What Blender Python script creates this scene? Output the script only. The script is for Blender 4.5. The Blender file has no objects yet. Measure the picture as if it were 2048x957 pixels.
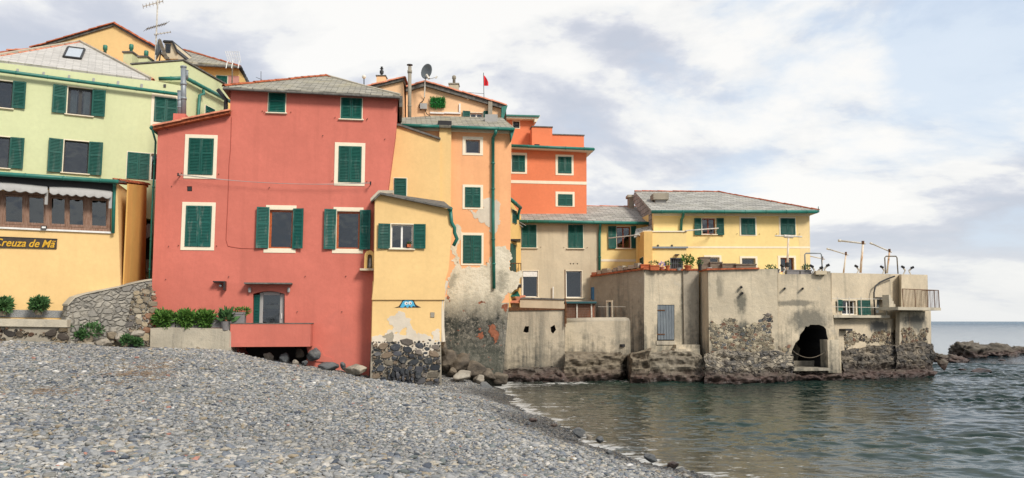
import bpy, bmesh, math, random
import numpy as np
from mathutils import Vector, noise
from mathutils.geometry import tessellate_polygon
random.seed(7); np.random.seed(7)
scn = bpy.context.scene; COL = scn.collection
# ---------------------------------------------------------------- camera geometry (2048 x 957 photograph, 28 mm lens, slight upward pitch)
EXPO=0.35; SKYK=0.97; SUNE=2.7; PEB=1.0
F, CX, CY, HOR, CZ = 1600.0, 1024.0, 478.5, 643.0, 2.68
PITCH = math.atan((HOR - CY) / F); cp, sp = math.cos(PITCH), math.sin(PITCH)
CAM = Vector((0, 0, CZ)); UP = Vector((0, 0, 1))
def ray(px, py):
    v = (CY - py) / F
    return Vector(((px - CX) / F, cp - v * sp, sp + v * cp))
def at(px, py, Y):
    r = ray(px, py); return CAM + r * (Y / r.y)
def onz(px, py, z):
    r = ray(px, py); return CAM + r * ((z - CZ) / r.z)
class Fac:
    """a vertical wall plane standing in the world: U along it, UP, N out of it"""
    def __init__(s, xa, Ya, xb, Yb):
        A = at(xa, HOR, Ya); B = at(xb, HOR, Yb)
        s.A = Vector((A.x, A.y, 0)); d = Vector((B.x - A.x, B.y - A.y, 0)); s.L = d.length
        s.U = d.normalized(); s.N = Vector((s.U.y, -s.U.x, 0))
    def uz(s, px, py, d=0.0):
        r = ray(px, py); A = s.A + s.N * d
        t = (A - CAM).dot(s.N) / r.dot(s.N); P = CAM + r * t
        return ((P - s.A).dot(s.U), P.z)
    def P(s, u, z, d=0.0): return s.A + s.U * u + s.N * d + UP * z
    def at(s, px, py, d=0.0): return s.P(*s.uz(px, py, d), d)
    def rect(s, x0, y0, x1, y1, d=0.0):
        xm, ym = (x0 + x1) / 2, (y0 + y1) / 2
        return s.uz(x0, ym, d)[0], s.uz(x1, ym, d)[0], s.uz(xm, y1, d)[1], s.uz(xm, y0, d)[1]
    def poly(s, pts, d=0.0): return [s.uz(x, y, d) for x, y in pts]
# ---------------------------------------------------------------- mesh builder
class MB:
    def __init__(s): s.v = []; s.f = []; s.mi = []; s.uv = {}; s.col = []; s.c = None
    def add(s, verts, faces, mi=0, uvs=None):
        b = len(s.v); s.v += [Vector(p) for p in verts]
        if s.c is not None:
            s.col += [None] * (b - len(s.col)) + [s.c] * len(verts)
        for k, f in enumerate(faces):
            if uvs: s.uv[len(s.f)] = uvs[k]
            s.f.append([b + i for i in f]); s.mi.append(mi)
        return s
    def box6(s, o, a, b, c, mi=0):
        P = [o, o + a, o + a + b, o + b, o + c, o + a + c, o + a + b + c, o + b + c]
        return s.add(P, [(0, 3, 2, 1), (4, 5, 6, 7), (0, 1, 5, 4), (1, 2, 6, 5), (2, 3, 7, 6), (3, 0, 4, 7)], mi)
    def box(s, x0, x1, y0, y1, z0, z1, mi=0):
        return s.box6(Vector((x0, y0, z0)), Vector((x1 - x0, 0, 0)), Vector((0, y1 - y0, 0)), Vector((0, 0, z1 - z0)), mi)
    def fb(s, fac, u0, u1, z0, z1, d0, d1, mi=0):
        return s.box6(fac.P(u0, z0, d0), fac.U * (u1 - u0), fac.N * (d1 - d0), UP * (z1 - z0), mi)
    def ring(s, fac, u0, u1, z0, z1, w, d0, d1, wt=None, wb=None):
        wt = w if wt is None else wt; wb = w if wb is None else wb
        s.fb(fac, u0, u0 + w, z0, z1, d0, d1); s.fb(fac, u1 - w, u1, z0, z1, d0, d1)
        s.fb(fac, u0 + w, u1 - w, z1 - wt, z1, d0, d1); s.fb(fac, u0 + w, u1 - w, z0, z0 + wb, d0, d1)
        return s
    def tube(s, pts, r, n=8, r2=None, cap=True):
        pts = [Vector(p) for p in pts]; m = len(pts); rings = []; prev = None
        for i, p in enumerate(pts):
            t = (pts[min(i + 1, m - 1)] - pts[max(i - 1, 0)]).normalized()
            a = prev if prev is not None else (UP if abs(t.z) < .9 else Vector((1, 0, 0)))
            x = (a - t * a.dot(t)).normalized(); y = t.cross(x); prev = x
            rr = r if r2 is None else r + (r2 - r) * i / (m - 1)
            rings.append([p + (x * math.cos(2 * math.pi * k / n) + y * math.sin(2 * math.pi * k / n)) * rr for k in range(n)])
        vs = [q for g in rings for q in g]; fs = []
        for i in range(m - 1):
            for k in range(n):
                fs.append((i * n + k, i * n + (k + 1) % n, (i + 1) * n + (k + 1) % n, (i + 1) * n + k))
        if cap: fs += [tuple(range(n - 1, -1, -1)), tuple((m - 1) * n + k for k in range(n))]
        return s.add(vs, fs)
    def lathe(s, c, prof, n=16):
        c = Vector(c); vs = []; fs = []
        for r, z in prof:
            for k in range(n):
                a = 2 * math.pi * k / n; vs.append(c + Vector((r * math.cos(a), r * math.sin(a), z)))
        for i in range(len(prof) - 1):
            for k in range(n):
                fs.append((i * n + k, i * n + (k + 1) % n, (i + 1) * n + (k + 1) % n, (i + 1) * n + k))
        fs += [tuple(range(n - 1, -1, -1)), tuple((len(prof) - 1) * n + k for k in range(n))]
        return s.add(vs, fs)
    def prism(s, fac, outer, d0, d1, holes=(), back=None, capmi=1):
        """solid wall: front at d0, back at d1 (or moved by vector back); holes: (poly, depth)"""
        loops = [outer] + [h[0] for h in holes]
        allp = [p for l in loops for p in l]
        tri = tessellate_polygon([[Vector((u, z, 0)) for u, z in l] for l in loops]) if (holes or len(outer) > 4) else [tuple(range(len(outer)))]
        V = [fac.P(u, z, d0) for u, z in allp]; n = len(outer)
        bk = back if back is not None else fac.N * (d1 - d0)
        base = len(allp); V += [V[i] + bk for i in range(n)]
        fs = [tuple(t) for t in tri] + [(i, (i + 1) % n, base + (i + 1) % n, base + i) for i in range(n)]
        bt = tessellate_polygon([[Vector((u, z, 0)) for u, z in outer]]) if n > 4 else [tuple(range(n))]
        fs += [tuple(base + i for i in t) for t in bt]
        off = n; caps = []; q = base + n
        for poly, dep in holes:
            m = len(poly); V += [fac.P(u, z, d0 - dep) for u, z in poly]
            (caps if dep > 2 else fs).extend([(off + i, off + (i + 1) % m, q + (i + 1) % m, q + i) for i in range(m)])
            ct = tessellate_polygon([[Vector((u, z, 0)) for u, z in poly]]) if m > 4 else [tuple(range(m))]
            caps += [tuple(q + i for i in t) for t in ct]
            off += m; q += m
        b = len(s.f); s.add(V, fs + caps)
        for i in range(b + len(fs), len(s.f)): s.mi[i] = capmi
        return s
    def slab(s, pts, th, mi=0, uvdir=None):
        """flat roof sheet from 3-D points with thickness downwards; UVs in metres along its first edge and up its slope"""
        pts = [Vector(p) for p in pts]; n = len(pts)
        nrm = Vector((0, 0, 0))
        for i in range(n):
            a, b = pts[i], pts[(i + 1) % n]; nrm += a.cross(b)
        nrm.normalize()
        if nrm.z < 0: nrm = -nrm
        e = (uvdir or (pts[1] - pts[0])); e = (e - nrm * e.dot(nrm)).normalized(); g = nrm.cross(e)
        uv = [((p - pts[0]).dot(e), (p - pts[0]).dot(g)) for p in pts]
        low = [p - UP * th for p in pts]
        fs = [tuple(range(n)), tuple(range(2 * n - 1, n - 1, -1))] + [(i, (i + 1) % n, n + (i + 1) % n, n + i) for i in range(n)]
        us = [uv, uv[::-1]] + [[uv[i], uv[(i + 1) % n], uv[(i + 1) % n], uv[i]] for i in range(n)]
        return s.add(pts + low, fs, mi, us)
    def build(s, name, mats, parent=None, smooth=False, origin=None, recalc=True):
        L = ORI.get(parent.name) if parent is not None else (Vector(origin) if origin is not None else s.base())
        me = bpy.data.meshes.new(name)
        me.from_pydata([tuple(p - L) for p in s.v], [], s.f); 
        if not isinstance(mats, (list, tuple)): mats = [mats]
        for m in mats: me.materials.append(m)
        me.polygons.foreach_set('material_index', [min(i, len(mats) - 1) for i in s.mi])
        if s.uv:
            l = me.uv_layers.new(name='UVMap')
            for p in me.polygons:
                q = s.uv.get(p.index)
                if q:
                    for k, li in enumerate(p.loop_indices): l.data[li].uv = q[k]
        if s.col:
            s.col += [None] * (len(s.v) - len(s.col))
            a = me.color_attributes.new('Col', 'FLOAT_COLOR', 'POINT')
            a.data.foreach_set('color', [x for c in s.col for x in ((*c, 1) if c else (.5, .5, .5, 1))])
        if recalc:
            bm = bmesh.new(); bm.from_mesh(me); bmesh.ops.recalc_face_normals(bm, faces=bm.faces); bm.to_mesh(me); bm.free()
        if smooth:
            me.polygons.foreach_set('use_smooth', [True] * len(me.polygons))
        o = bpy.data.objects.new(name, me); COL.objects.link(o)
        if parent is not None: o.parent = parent
        else: o.location = L
        ORI[o.name] = L
        return o
    def base(s):
        n = len(s.v); c = Vector((0, 0, 0)); z = 1e9
        for p in s.v: c += p; z = min(z, p.z)
        return Vector((c.x / n, c.y / n, z))
ORI = {}
def thing(name, loc, label, cat, group=None):
    o = bpy.data.objects.new(name, None); COL.objects.link(o); o.location = loc; o.empty_display_size = .3
    ORI[o.name] = Vector(loc); o['label'] = label; o['category'] = cat; o['kind'] = 'thing'
    if group: o['group'] = group
    return o
def tag(o, label, cat, group=None):
    o['label'] = label; o['category'] = cat; o['kind'] = 'thing'
    if group: o['group'] = group
    return o
def kind(o, k): o['kind'] = k; return o
def lerp(a, b, t): return a + (b - a) * t
def fjag(poly, amp, seed=0, mn=.035):
    rnd = random.Random(seed); P = list(poly)
    for it in range(7):
        Q = []; n = len(P); ch = False
        for i in range(n):
            a, b = P[i], P[(i + 1) % n]; L = math.hypot(b[0] - a[0], b[1] - a[1]); Q.append(a)
            if L > mn * 2: k = amp * L * rnd.gauss(0, .5); ch = True; Q.append(((a[0] + b[0]) / 2 - (b[1] - a[1]) / L * k, (a[1] + b[1]) / 2 + (b[0] - a[0]) / L * k))
        P = Q
        if not ch: break
    return P
def jag(poly, step, amp, seed=0, closed=True):
    rnd = random.Random(seed); out = []; n = len(poly)
    for i in range(n if closed else n - 1):
        a, b = poly[i], poly[(i + 1) % n]; L = math.hypot(b[0] - a[0], b[1] - a[1]); k = max(1, int(L / step))
        for j in range(k):
            t = j / k; out.append((lerp(a[0], b[0], t) + rnd.uniform(-amp, amp), lerp(a[1], b[1], t) + rnd.uniform(-amp, amp)))
    if not closed: out.append(poly[-1])
    return out
# ---------------------------------------------------------------- materials
def S(r, g, b, k=1.0):
    f = lambda c: ((c / 255) / 12.92 if c / 255 <= .04045 else ((c / 255 + .055) / 1.055) ** 2.4) * k
    return (f(r), f(g), f(b))
class NT:
    def __init__(s, nt): s.t = nt
    def n(s, ty, **kw):
        o = s.t.nodes.new(ty)
        for k, v in kw.items():
            if k.startswith('i_'):
                s.set(o.inputs[k[2:]], v)
            else: setattr(o, k, v)
        return o
    def set(s, inp, v):
        if isinstance(v, bpy.types.NodeSocket): s.t.links.new(v, inp)
        elif isinstance(v, tuple) and len(v) == 3 and inp.type == 'RGBA': inp.default_value = (*v, 1)
        else: inp.default_value = v
    def pos(s): return s.n('ShaderNodeNewGeometry').outputs['Position']
    def scl(s, vec, sc, rot=(0, 0, 0), loc=(0, 0, 0)):
        m = s.n('ShaderNodeMapping'); s.set(m.inputs[0], vec); m.inputs['Scale'].default_value = sc; m.inputs['Rotation'].default_value = rot; m.inputs['Location'].default_value = loc
        return m.outputs[0]
    def noise(s, vec, sc, det=4, ro=.55, dist=0):
        o = s.n('ShaderNodeTexNoise'); s.set(o.inputs['Vector'], vec); o.inputs['Scale'].default_value = sc
        o.inputs['Detail'].default_value = det; o.inputs['Roughness'].default_value = ro; o.inputs['Distortion'].default_value = dist
        return o.outputs[0]
    def vor(s, vec, sc, feat='F1', rnd=1, out='Distance'):
        o = s.n('ShaderNodeTexVoronoi', feature=feat); s.set(o.inputs['Vector'], vec); o.inputs['Scale'].default_value = sc; o.inputs['Randomness'].default_value = rnd
        return o.outputs[out]
    def map(s, v, a, b, c=0, d=1, smooth=False):
        o = s.n('ShaderNodeMapRange'); s.set(o.inputs[0], v)
        for i, q in enumerate((a, b, c, d)): o.inputs[i + 1].default_value = q
        if smooth: o.interpolation_type = 'SMOOTHSTEP'
        return o.outputs[0]
    def m(s, op, a, b=0, c=0):
        o = s.n('ShaderNodeMath', operation=op); s.set(o.inputs[0], a); s.set(o.inputs[1], b); s.set(o.inputs[2], c)
        return o.outputs[0]
    def vm(s, op, a, b):
        o = s.n('ShaderNodeVectorMath', operation=op); s.set(o.inputs[0], a); s.set(o.inputs[1], b); return o.outputs[0]
    def mix(s, f, a, b, mode='MIX'):
        o = s.n('ShaderNodeMix', data_type='RGBA', blend_type=mode); s.set(o.inputs[0], f); s.set(o.inputs[6], a); s.set(o.inputs[7], b)
        return o.outputs[2]
    def sep(s, v): o = s.n('ShaderNodeSeparateXYZ'); s.set(o.inputs[0], v); return o.outputs
    def comb(s, x, y, z):
        o = s.n('ShaderNodeCombineXYZ'); s.set(o.inputs[0], x); s.set(o.inputs[1], y); s.set(o.inputs[2], z); return o.outputs[0]
    def ramp(s, f, stops):
        o = s.n('ShaderNodeValToRGB'); s.set(o.inputs[0], f); e = o.color_ramp.elements
        while len(e) < len(stops): e.new(.5)
        for i, (p, c) in enumerate(stops): e[i].position = p; e[i].color = (*c, 1)
        return o.outputs[0]
    def bump(s, h, st=.5, dist=.02, nrm=None):
        o = s.n('ShaderNodeBump'); s.set(o.inputs['Height'], h); o.inputs['Strength'].default_value = st; o.inputs['Distance'].default_value = dist
        if nrm is not None: s.set(o.inputs['Normal'], nrm)
        return o.outputs[0]
def mat(name, fn, rough=.9, spec=.3, metal=0):
    m = bpy.data.materials.new(name); m.use_nodes = True; t = m.node_tree; t.nodes.clear()
    N = NT(t); out = N.n('ShaderNodeOutputMaterial'); b = N.n('ShaderNodeBsdfPrincipled')
    b.inputs['Roughness'].default_value = rough; b.inputs['Specular IOR Level'].default_value = spec; b.inputs['Metallic'].default_value = metal
    t.links.new(b.outputs[0], out.inputs[0]); fn(N, b); return m
def mul(c, k): return tuple(x * k for x in c)
def stucco(name, c, var=.16, streak=.12, bump=.35, tint=None):
    def fn(N, b):
        p = N.pos(); n1 = N.noise(p, .55, 7, .62); n2 = N.noise(N.scl(p, (2.6, 2.6, .22)), 1.0, 5, .6); n3 = N.noise(p, 7, 4, .6)
        col = N.mix(N.map(n1, .32, .68), mul(c, 1 + var * .5), mul(c, 1 - var))
        col = N.mix(N.m('MULTIPLY', N.map(n2, .52, .75), streak * 2.2), col, tint or mul(c, .6))
        col = N.mix(N.map(n3, .35, .7, 0, .35), col, mul(c, .82))
        z = N.sep(p)[2]; damp = N.m('ADD', N.map(z, 1.2, 3.6, .16, -.05), N.noise(p, 1.4, 7, .65)); col = N.mix(N.map(damp, .56, .72, 0, .3), col, (c[0] * .72, c[1] * .8, c[2] * .85))
        vox = N.map(N.noise(p, 2.3, 9, .7), .62, .74)
        col = N.mix(N.m('MULTIPLY', vox, .22), col, tuple(min(1, x * 1.2 + .04) for x in c))
        N.set(b.inputs['Base Color'], col)
        h = N.m('ADD', N.m('MULTIPLY', N.noise(p, 60, 3), .35), N.m('MULTIPLY', N.noise(p, 2.4, 5), 1.6))
        N.set(b.inputs['Normal'], N.bump(h, bump, .03))
    return mat(name, fn, .93, .2)
def plain(name, c, rough=.6, spec=.4, metal=0, var=.15, sc=9):
    def fn(N, b):
        p = N.pos(); N.set(b.inputs['Base Color'], N.mix(N.map(N.noise(p, sc, 5, .6), .3, .7), mul(c, 1 + var * .4), mul(c, 1 - var)))
        N.set(b.inputs['Normal'], N.bump(N.noise(p, sc * 5, 3), .15, .005))
    return mat(name, fn, rough, spec, metal)
def colattr(name, rough=.85, wet=False, bumpsc=22, bst=.5):
    def fn(N, b):
        p = N.pos(); a = N.n('ShaderNodeAttribute', attribute_name='Col').outputs['Color']
        n = N.noise(p, bumpsc, 6, .65)
        c = N.mix(N.map(n, .25, .75), N.mix(.6, a, (0, 0, 0), 'MIX'), a); c = N.mix(.45, a, c)
        c = N.mix(N.map(N.noise(p, 6, 6, .7), .56, .72, 0, .35), c, (.42, .39, .33))
        if wet:
            w = N.map(N.m('ADD', N.sep(p)[2], N.m('MULTIPLY', N.m('SUBTRACT', N.noise(p, 1.2, 3), .5), .35)), .12, .34)
            c = N.mix(w, N.mix(.62, c, (.02, .022, .02)), c); N.set(b.inputs['Roughness'], N.map(w, 0, 1, .25, rough))
        N.set(b.inputs['Base Color'], c); N.set(b.inputs['Normal'], N.bump(n, bst, .02))
    return mat(name, fn, rough, .3)
def concrete(name, c=(.62, .53, .385), dark=(.085, .085, .07), zlo=.8, zhi=3.2, top=None, dirt=1.0, spots=()):
    def fn(N, b):
        p = N.pos(); z = N.sep(p)[2]
        n1 = N.noise(p, .7, 8, .65); st = N.noise(N.scl(p, (3.2, 3.2, .16)), 1.0, 6, .65); n3 = N.noise(p, 3.2, 7, .68)
        st2 = N.noise(N.scl(p, (1.1, 1.1, .07), loc=(3, 7, 1)), 1.0, 6, .7)
        col = N.mix(N.map(n1, .3, .7), mul(c, 1.12), mul(c, .8))
        col = N.mix(N.map(n3, .45, .8, 0, .5), col, (c[0] * .62, c[1] * .66, c[2] * .72))
        hz = N.map(z, zlo, zhi, 1, 0)
        fine = N.noise(p, 9, 6, .7)
        sp_ = N.map(st, .36, .64); np_ = N.map(n3, .36, .64); big = N.map(N.noise(p, .35, 4, .6), .35, .65)
        col = N.mix(N.map(fine, .42, .7, 0, .3), col, mul(c, .7)); col = N.mix(N.m('MULTIPLY', big, .12), col, (c[0] * .7, c[1] * .74, c[2] * .8))
        k = N.m('ADD', N.m('MULTIPLY', hz, .5 * dirt), N.m('ADD', N.m('MULTIPLY', sp_, .3), N.m('ADD', N.m('MULTIPLY', np_, .2), N.m('MULTIPLY', fine, .12))))
        col = N.mix(N.map(k, .5, .9, 0, .95), col, dark)
        col = N.mix(N.map(st2, .52, .66, 0, .55 * dirt), col, mul(dark, 1.8))
        if top is not None:
            tz = N.m('ADD', N.map(z, top - 1.4, top, 0, .5), N.m('MULTIPLY', st, .6))
            col = N.mix(N.map(tz, .56, .8, 0, .75), col, mul(dark, 1.1))
        for (sx_, sy_, sz_), rx_, rz_, kk in spots:
            q = N.vm('MULTIPLY', N.vm('SUBTRACT', p, (sx_, sy_, sz_)), (1 / rx_, 1 / (rx_ * 3), 1 / rz_)); l = N.n('ShaderNodeVectorMath', operation='LENGTH'); N.set(l.inputs[0], q)
            dd = N.m('ADD', l.outputs['Value'], N.m('ADD', N.m('MULTIPLY', N.m('SUBTRACT', n3, .5), 1.8), N.m('MULTIPLY', N.m('SUBTRACT', st, .5), 1.2)))
            col = N.mix(N.map(dd, .6, 1.15, kk, 0), col, mul(dark, 1.1))
        col = N.mix(N.map(N.noise(p, 1.6, 9, .75), .6, .68, 0, .45), col, (.5, .46, .38))
        rs = N.noise(N.scl(p, (2.1, 2.1, .13), loc=(9, 2, 4)), 1.0, 4, .6)
        col = N.mix(N.map(rs, .66, .78, 0, .45), col, (.33, .2, .1))
        N.set(b.inputs['Base Color'], col)
        h = N.m('ADD', N.m('MULTIPLY', N.noise(p, 30, 4), .4), N.m('MULTIPLY', n3, 1.3))
        N.set(b.inputs['Normal'], N.bump(h, .6, .045))
    return mat(name, fn, .92, .2)
def rockmat(name, c1, c2, c3=(.28, .25, .2), wet=True):
    def fn(N, b):
        p = N.pos(); z = N.sep(p)[2]; nr = N.n('ShaderNodeNewGeometry').outputs['Normal']
        n1 = N.noise(N.scl(p, (1, 1, 2.6)), 1.1, 9, .7); n2 = N.noise(p, 5, 7, .7)
        col = N.ramp(n1, [(.3, c2), (.5, c1), (.7, c3)]); col = N.mix(N.map(n2, .35, .7, 0, .6), col, mul(c2, .8))
        col = N.mix(N.map(N.sep(nr)[2], .3, .95, 0, .3), col, c3)
        if wet:
            w = N.m('ADD', z, N.m('MULTIPLY', N.m('SUBTRACT', N.noise(p, 1.4, 4), .5), .7))
            col = N.mix(N.map(w, .2, .6, .75, 0), col, N.mix(N.map(n2, .4, .6), (.05, .03, .028), (.12, .075, .065)))
            col = N.mix(N.map(w, -.02, .2, .85, 0), col, (.016, .015, .014)); N.set(b.inputs['Roughness'], N.map(w, .1, .5, .35, .9))
        N.set(b.inputs['Base Color'], col)
        h = N.m('ADD', N.m('MULTIPLY', n2, .7), N.m('MULTIPLY', N.vor(p, 2.6, 'DISTANCE_TO_EDGE'), .6))
        N.set(b.inputs['Normal'], N.bump(h, .8, .08))
    return mat(name, fn, .9, .3)
def slate(name, c=(.33, .325, .3), w=.42, h=.2, moss=.35, lich=(.3, .27, .17), con=1.0):
    def fn(N, b):
        uv = N.n('ShaderNodeUVMap').outputs[0]; p = N.pos()
        uvd = N.vm('ADD', uv, N.vm('MULTIPLY', N.n('ShaderNodeTexNoise', i_Vector=p, i_Scale=1.2).outputs['Color'], (.06, .03, 0)))
        br = N.n('ShaderNodeTexBrick', offset=.5); N.set(br.inputs['Vector'], uvd); br.inputs['Scale'].default_value = 1
        br.inputs['Brick Width'].default_value = w; br.inputs['Row Height'].default_value = h; br.inputs['Mortar Size'].default_value = .018; br.inputs['Mortar Smooth'].default_value = .3
        N.set(br.inputs['Color1'], mul(c, 1 + .3 * con)); N.set(br.inputs['Color2'], mul(c, 1 - .32 * con)); N.set(br.inputs['Mortar'], mul(c, 1 - .72 * con))
        col = N.mix(N.map(N.noise(p, .8, 6, .7), .5, .72, 0, moss), br.outputs[0], lich)
        col = N.mix(N.map(N.noise(p, 3.5, 8, .75), .5, .75, 0, .5), col, mul(c, .5))
        N.set(b.inputs['Base Color'], col)
        row = N.m('FRACT', N.m('DIVIDE', N.sep(uvd)[1], h))
        hh = N.m('ADD', N.m('MULTIPLY', br.outputs['Fac'], -1), N.m('ADD', N.m('MULTIPLY', row, -.8), N.m('MULTIPLY', N.noise(p, 14, 4), .5)))
        N.set(b.inputs['Normal'], N.bump(hh, .6, .03))
    return mat(name, fn, .8, .35)

def rubblemat(name, c1, c2, c3, sc=3.2, wet=True):
    def fn(N, b):
        p = N.pos(); z = N.sep(p)[2]; pd = N.vm('ADD', N.scl(p, (1, 1, 1.7)), N.vm('MULTIPLY', N.n('ShaderNodeTexNoise', i_Vector=p, i_Scale=2.5).outputs['Color'], (.35, .35, .35)))
        v = N.n('ShaderNodeTexVoronoi'); N.set(v.inputs['Vector'], pd); v.inputs['Scale'].default_value = sc; r = N.sep(v.outputs['Color'])[0]
        e = N.n('ShaderNodeTexVoronoi', feature='DISTANCE_TO_EDGE'); N.set(e.inputs['Vector'], pd); e.inputs['Scale'].default_value = sc
        n2 = N.noise(p, 6, 7, .7); big = N.noise(p, .8, 6, .65)
        col = N.ramp(r, [(0, c2), (.5, c1), (1, c3)]); col = N.mix(N.map(n2, .4, .7, 0, .6), col, mul(c2, .7)); mort = N.mix(N.map(big, .4, .6), mul(c2, .55), mul(c3, .95))
        col = N.mix(N.map(e.outputs['Distance'], .02, .1, .9, 0), col, mort); col = N.mix(N.map(big, .55, .66, 0, .75), col, mul(c3, 1.15))
        w = N.m('ADD', z, N.m('MULTIPLY', N.m('SUBTRACT', N.noise(p, 1.4, 4), .5), .7))
        col = N.mix(N.map(w, .3, .75, .8, 0), col, (.05, .035, .03)); N.set(b.inputs['Roughness'], N.map(w, .1, .5, .35, .9))
        N.set(b.inputs['Base Color'], col); N.set(b.inputs['Normal'], N.bump(N.m('ADD', N.map(e.outputs['Distance'], 0, .16), N.m('MULTIPLY', n2, .6)), .9, .06))
    return mat(name, fn, .9, .25)
M = {}
M['rubfoot'] = rubblemat('dark_rubble_masonry', (.13, .115, .095), (.07, .068, .065), (.27, .23, .175)); M['rubfoot2'] = rubblemat('mixed_rubble_masonry', (.24, .21, .165), (.1, .1, .1), (.42, .37, .28), 4.2)
M['red'] = stucco('red_stucco', S(212, 122, 106, .93), .12, .14, .35)
M['green'] = stucco('pale_green_stucco', S(212, 218, 172, .92), .05, .05, .2, tint=S(190, 200, 140, .8))
M['ochre'] = stucco('ochre_stucco', S(239, 203, 142, .93), .08, .08, .25)
M['ochre2'] = stucco('faded_ochre_stucco', S(244, 202, 128, .92), .1, .12, .3)
M['ochre3'] = stucco('stained_shaded_ochre_stucco', S(232, 182, 104, .92), .14, .2, .3)  # restaurant side wall: stains plus the alley's shade put into the colour
M['yellow'] = stucco('yellow_stucco', S(248, 220, 152, .94), .06, .06, .2)
M['yellowp'] = stucco('pale_yellow_stucco', S(240, 214, 160, .93), .08, .1, .2)
M['orange'] = stucco('apricot_stucco', S(245, 182, 132, .94), .1, .1, .3)
M['orangered'] = stucco('bright_orange_stucco', S(234, 136, 96, .92), .07, .06, .2)
M['salmon'] = stucco('salmon_stucco', S(246, 202, 158, .92), .1, .16, .3, tint=S(190, 170, 145, .8))
M['beige'] = stucco('beige_render', S(214, 200, 172, .92), .16, .22, .4)
M['cream'] = stucco('cream_trim', S(246, 234, 208, .92), .05, .06, .15)
M['plaster'] = stucco('bare_plaster', S(226, 214, 194, .9), .16, .25, .5)
M['white'] = plain('white_paint', (.78, .77, .73), .5)
M['offwhite'] = plain('aged_white_metal', (.62, .58, .5), .6, var=.35)
def shutmat(name, c, w):
    def fn(N, b):
        p = N.pos(); r = N.n('ShaderNodeObjectInfo').outputs['Random']; n = N.noise(p, 6, 7, .7); st = N.noise(N.scl(p, (7, 7, 1.2)), 1, 5, .6)
        col = N.mix(N.map(r, 0, 1, 0, .55), c, (c[0] * 1.2 + .012, c[1] * .72, c[2] * .78)); col = N.mix(N.map(n, .45, .7, 0, .5), col, mul(c, .55)); col = N.mix(N.m('MULTIPLY', N.map(st, .54, .68), w), col, (.16, .2, .17))
        N.set(b.inputs['Base Color'], col)
    return mat(name, fn, .5, .35)
M['shutter'] = shutmat('green_shutter_paint', S(0, 90, 78, .85), .3); M['shutter2'] = shutmat('weathered_green_shutter_paint', S(18, 96, 86, .9), .8)
M['gutter'] = plain('green_gutter_paint', S(40, 120, 106, .9), .45, .5, var=.3, sc=4)
M['greyflue'] = plain('grey_flue_metal', (.26, .29, .31), .4, .5, .2)
M['dark'] = plain('dark_interior', (.02, .02, .02), .9)
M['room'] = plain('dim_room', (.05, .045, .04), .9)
M['iron'] = plain('dark_iron', (.035, .035, .035), .5, .5, .4)
M['rust'] = plain('rusty_iron', (.16, .075, .035), .8, .3, .1, var=.6, sc=14)
M['rustwhite'] = mat('white_paint_with_rust', lambda N, b: N.set(b.inputs['Base Color'], N.mix(N.map(N.noise(N.scl(N.pos(), (6, 6, 1.6)), 1.3, 6, .7), .48, .62), (.7, .62, .5), (.55, .3, .14))), .6)
M['greenflue'] = plain('teal_flue_metal', S(60, 125, 105), .5)
M['wood'] = mat('brown_weathered_wood', lambda N, b: N.set(b.inputs['Base Color'], N.mix(N.map(N.noise(N.scl(N.pos(), (9, 9, 1.5)), 3, 6, .7), .35, .65), (.17, .085, .05), (.3, .2, .15))), .75)
M['timber'] = plain('varnished_orange_wood', S(176, 92, 44), .4, .5, var=.3, sc=14)
M['redwood'] = plain('red_brown_wood', S(140, 72, 50), .5, .4, var=.3, sc=14)
M['greywood'] = mat('grey_planks', lambda N, b: N.set(b.inputs['Base Color'], N.mix(N.map(N.noise(N.scl(N.pos(), (14, 14, 1.2)), 2, 6, .7), .35, .65), S(126, 134, 138), S(94, 102, 110))), .8)
M['oldwood'] = mat('old_grey_wood', lambda N, b: N.set(b.inputs['Base Color'], N.mix(N.map(N.noise(N.scl(N.pos(), (2, 2, 9)), 2, 6, .7), .35, .65), (.24, .2, .15), (.1, .085, .065))), .9)
M['terra'] = plain('terracotta', S(216, 142, 112, .9), .85, .2, var=.4, sc=4)
M['terra2'] = plain('old_terracotta_tiles', S(196, 112, 78, .8), .9, .2, var=.55, sc=7)
M['brick'] = plain('exposed_brick', S(168, 108, 82, .8), .9, .2, var=.6, sc=6)
M['pot'] = plain('clay_pot', S(198, 110, 74, .85), .85, .2, var=.25)
M['slate'] = slate('grey_slate', (.37, .36, .32), .5, .24, .4, (.34, .32, .22))
M['slatep'] = slate('pale_slate', (.53, .51, .47), .55, .16, .2, (.36, .33, .27), .45)
M['slateo'] = slate('lichened_slate', (.33, .31, .25), .45, .2, .8, (.36, .32, .19))
M['slateedge'] = plain('slate_edge', (.16, .155, .14), .9, .2, var=.5, sc=6)
M['trough'] = plain('grey_plastic', (.21, .2, .2), .6, .3)
M['canvas'] = plain('grey_white_canvas', (.38, .375, .36), .9, .1, var=.12, sc=3)
M['flagred'] = plain('red_cloth', (.75, .05, .06), .8, .1)
M['dishgrey'] = plain('grey_dish_metal', (.13, .15, .16), .5, .4)
M['blue'] = plain('blue_spray_paint', S(78, 170, 205), .7)
M['black'] = plain('black_paint_and_shade', (.02, .02, .022), .7)  # black parts, and the cave interior where darkness is painted on
M['signboard'] = plain('dark_brown_signboard', (.05, .038, .03), .6, var=.4)
M['gold'] = plain('yellow_lettering', S(222, 172, 44, .9), .6)
M['skypane'] = plain('pale_skylight_glass', (.5, .53, .54), .15, .6)
M['curtain'] = plain('white_curtain', (.7, .7, .68), .9, .1, sc=3)
M['globe'] = plain('frosted_globe', (.75, .72, .62), .3)
M['conc'] = concrete('weathered_concrete')
M['conc_b'] = concrete('stained_concrete', (.60, .52, .385), (.075, .075, .065), .4, 2.7, None, 1.05)
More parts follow.
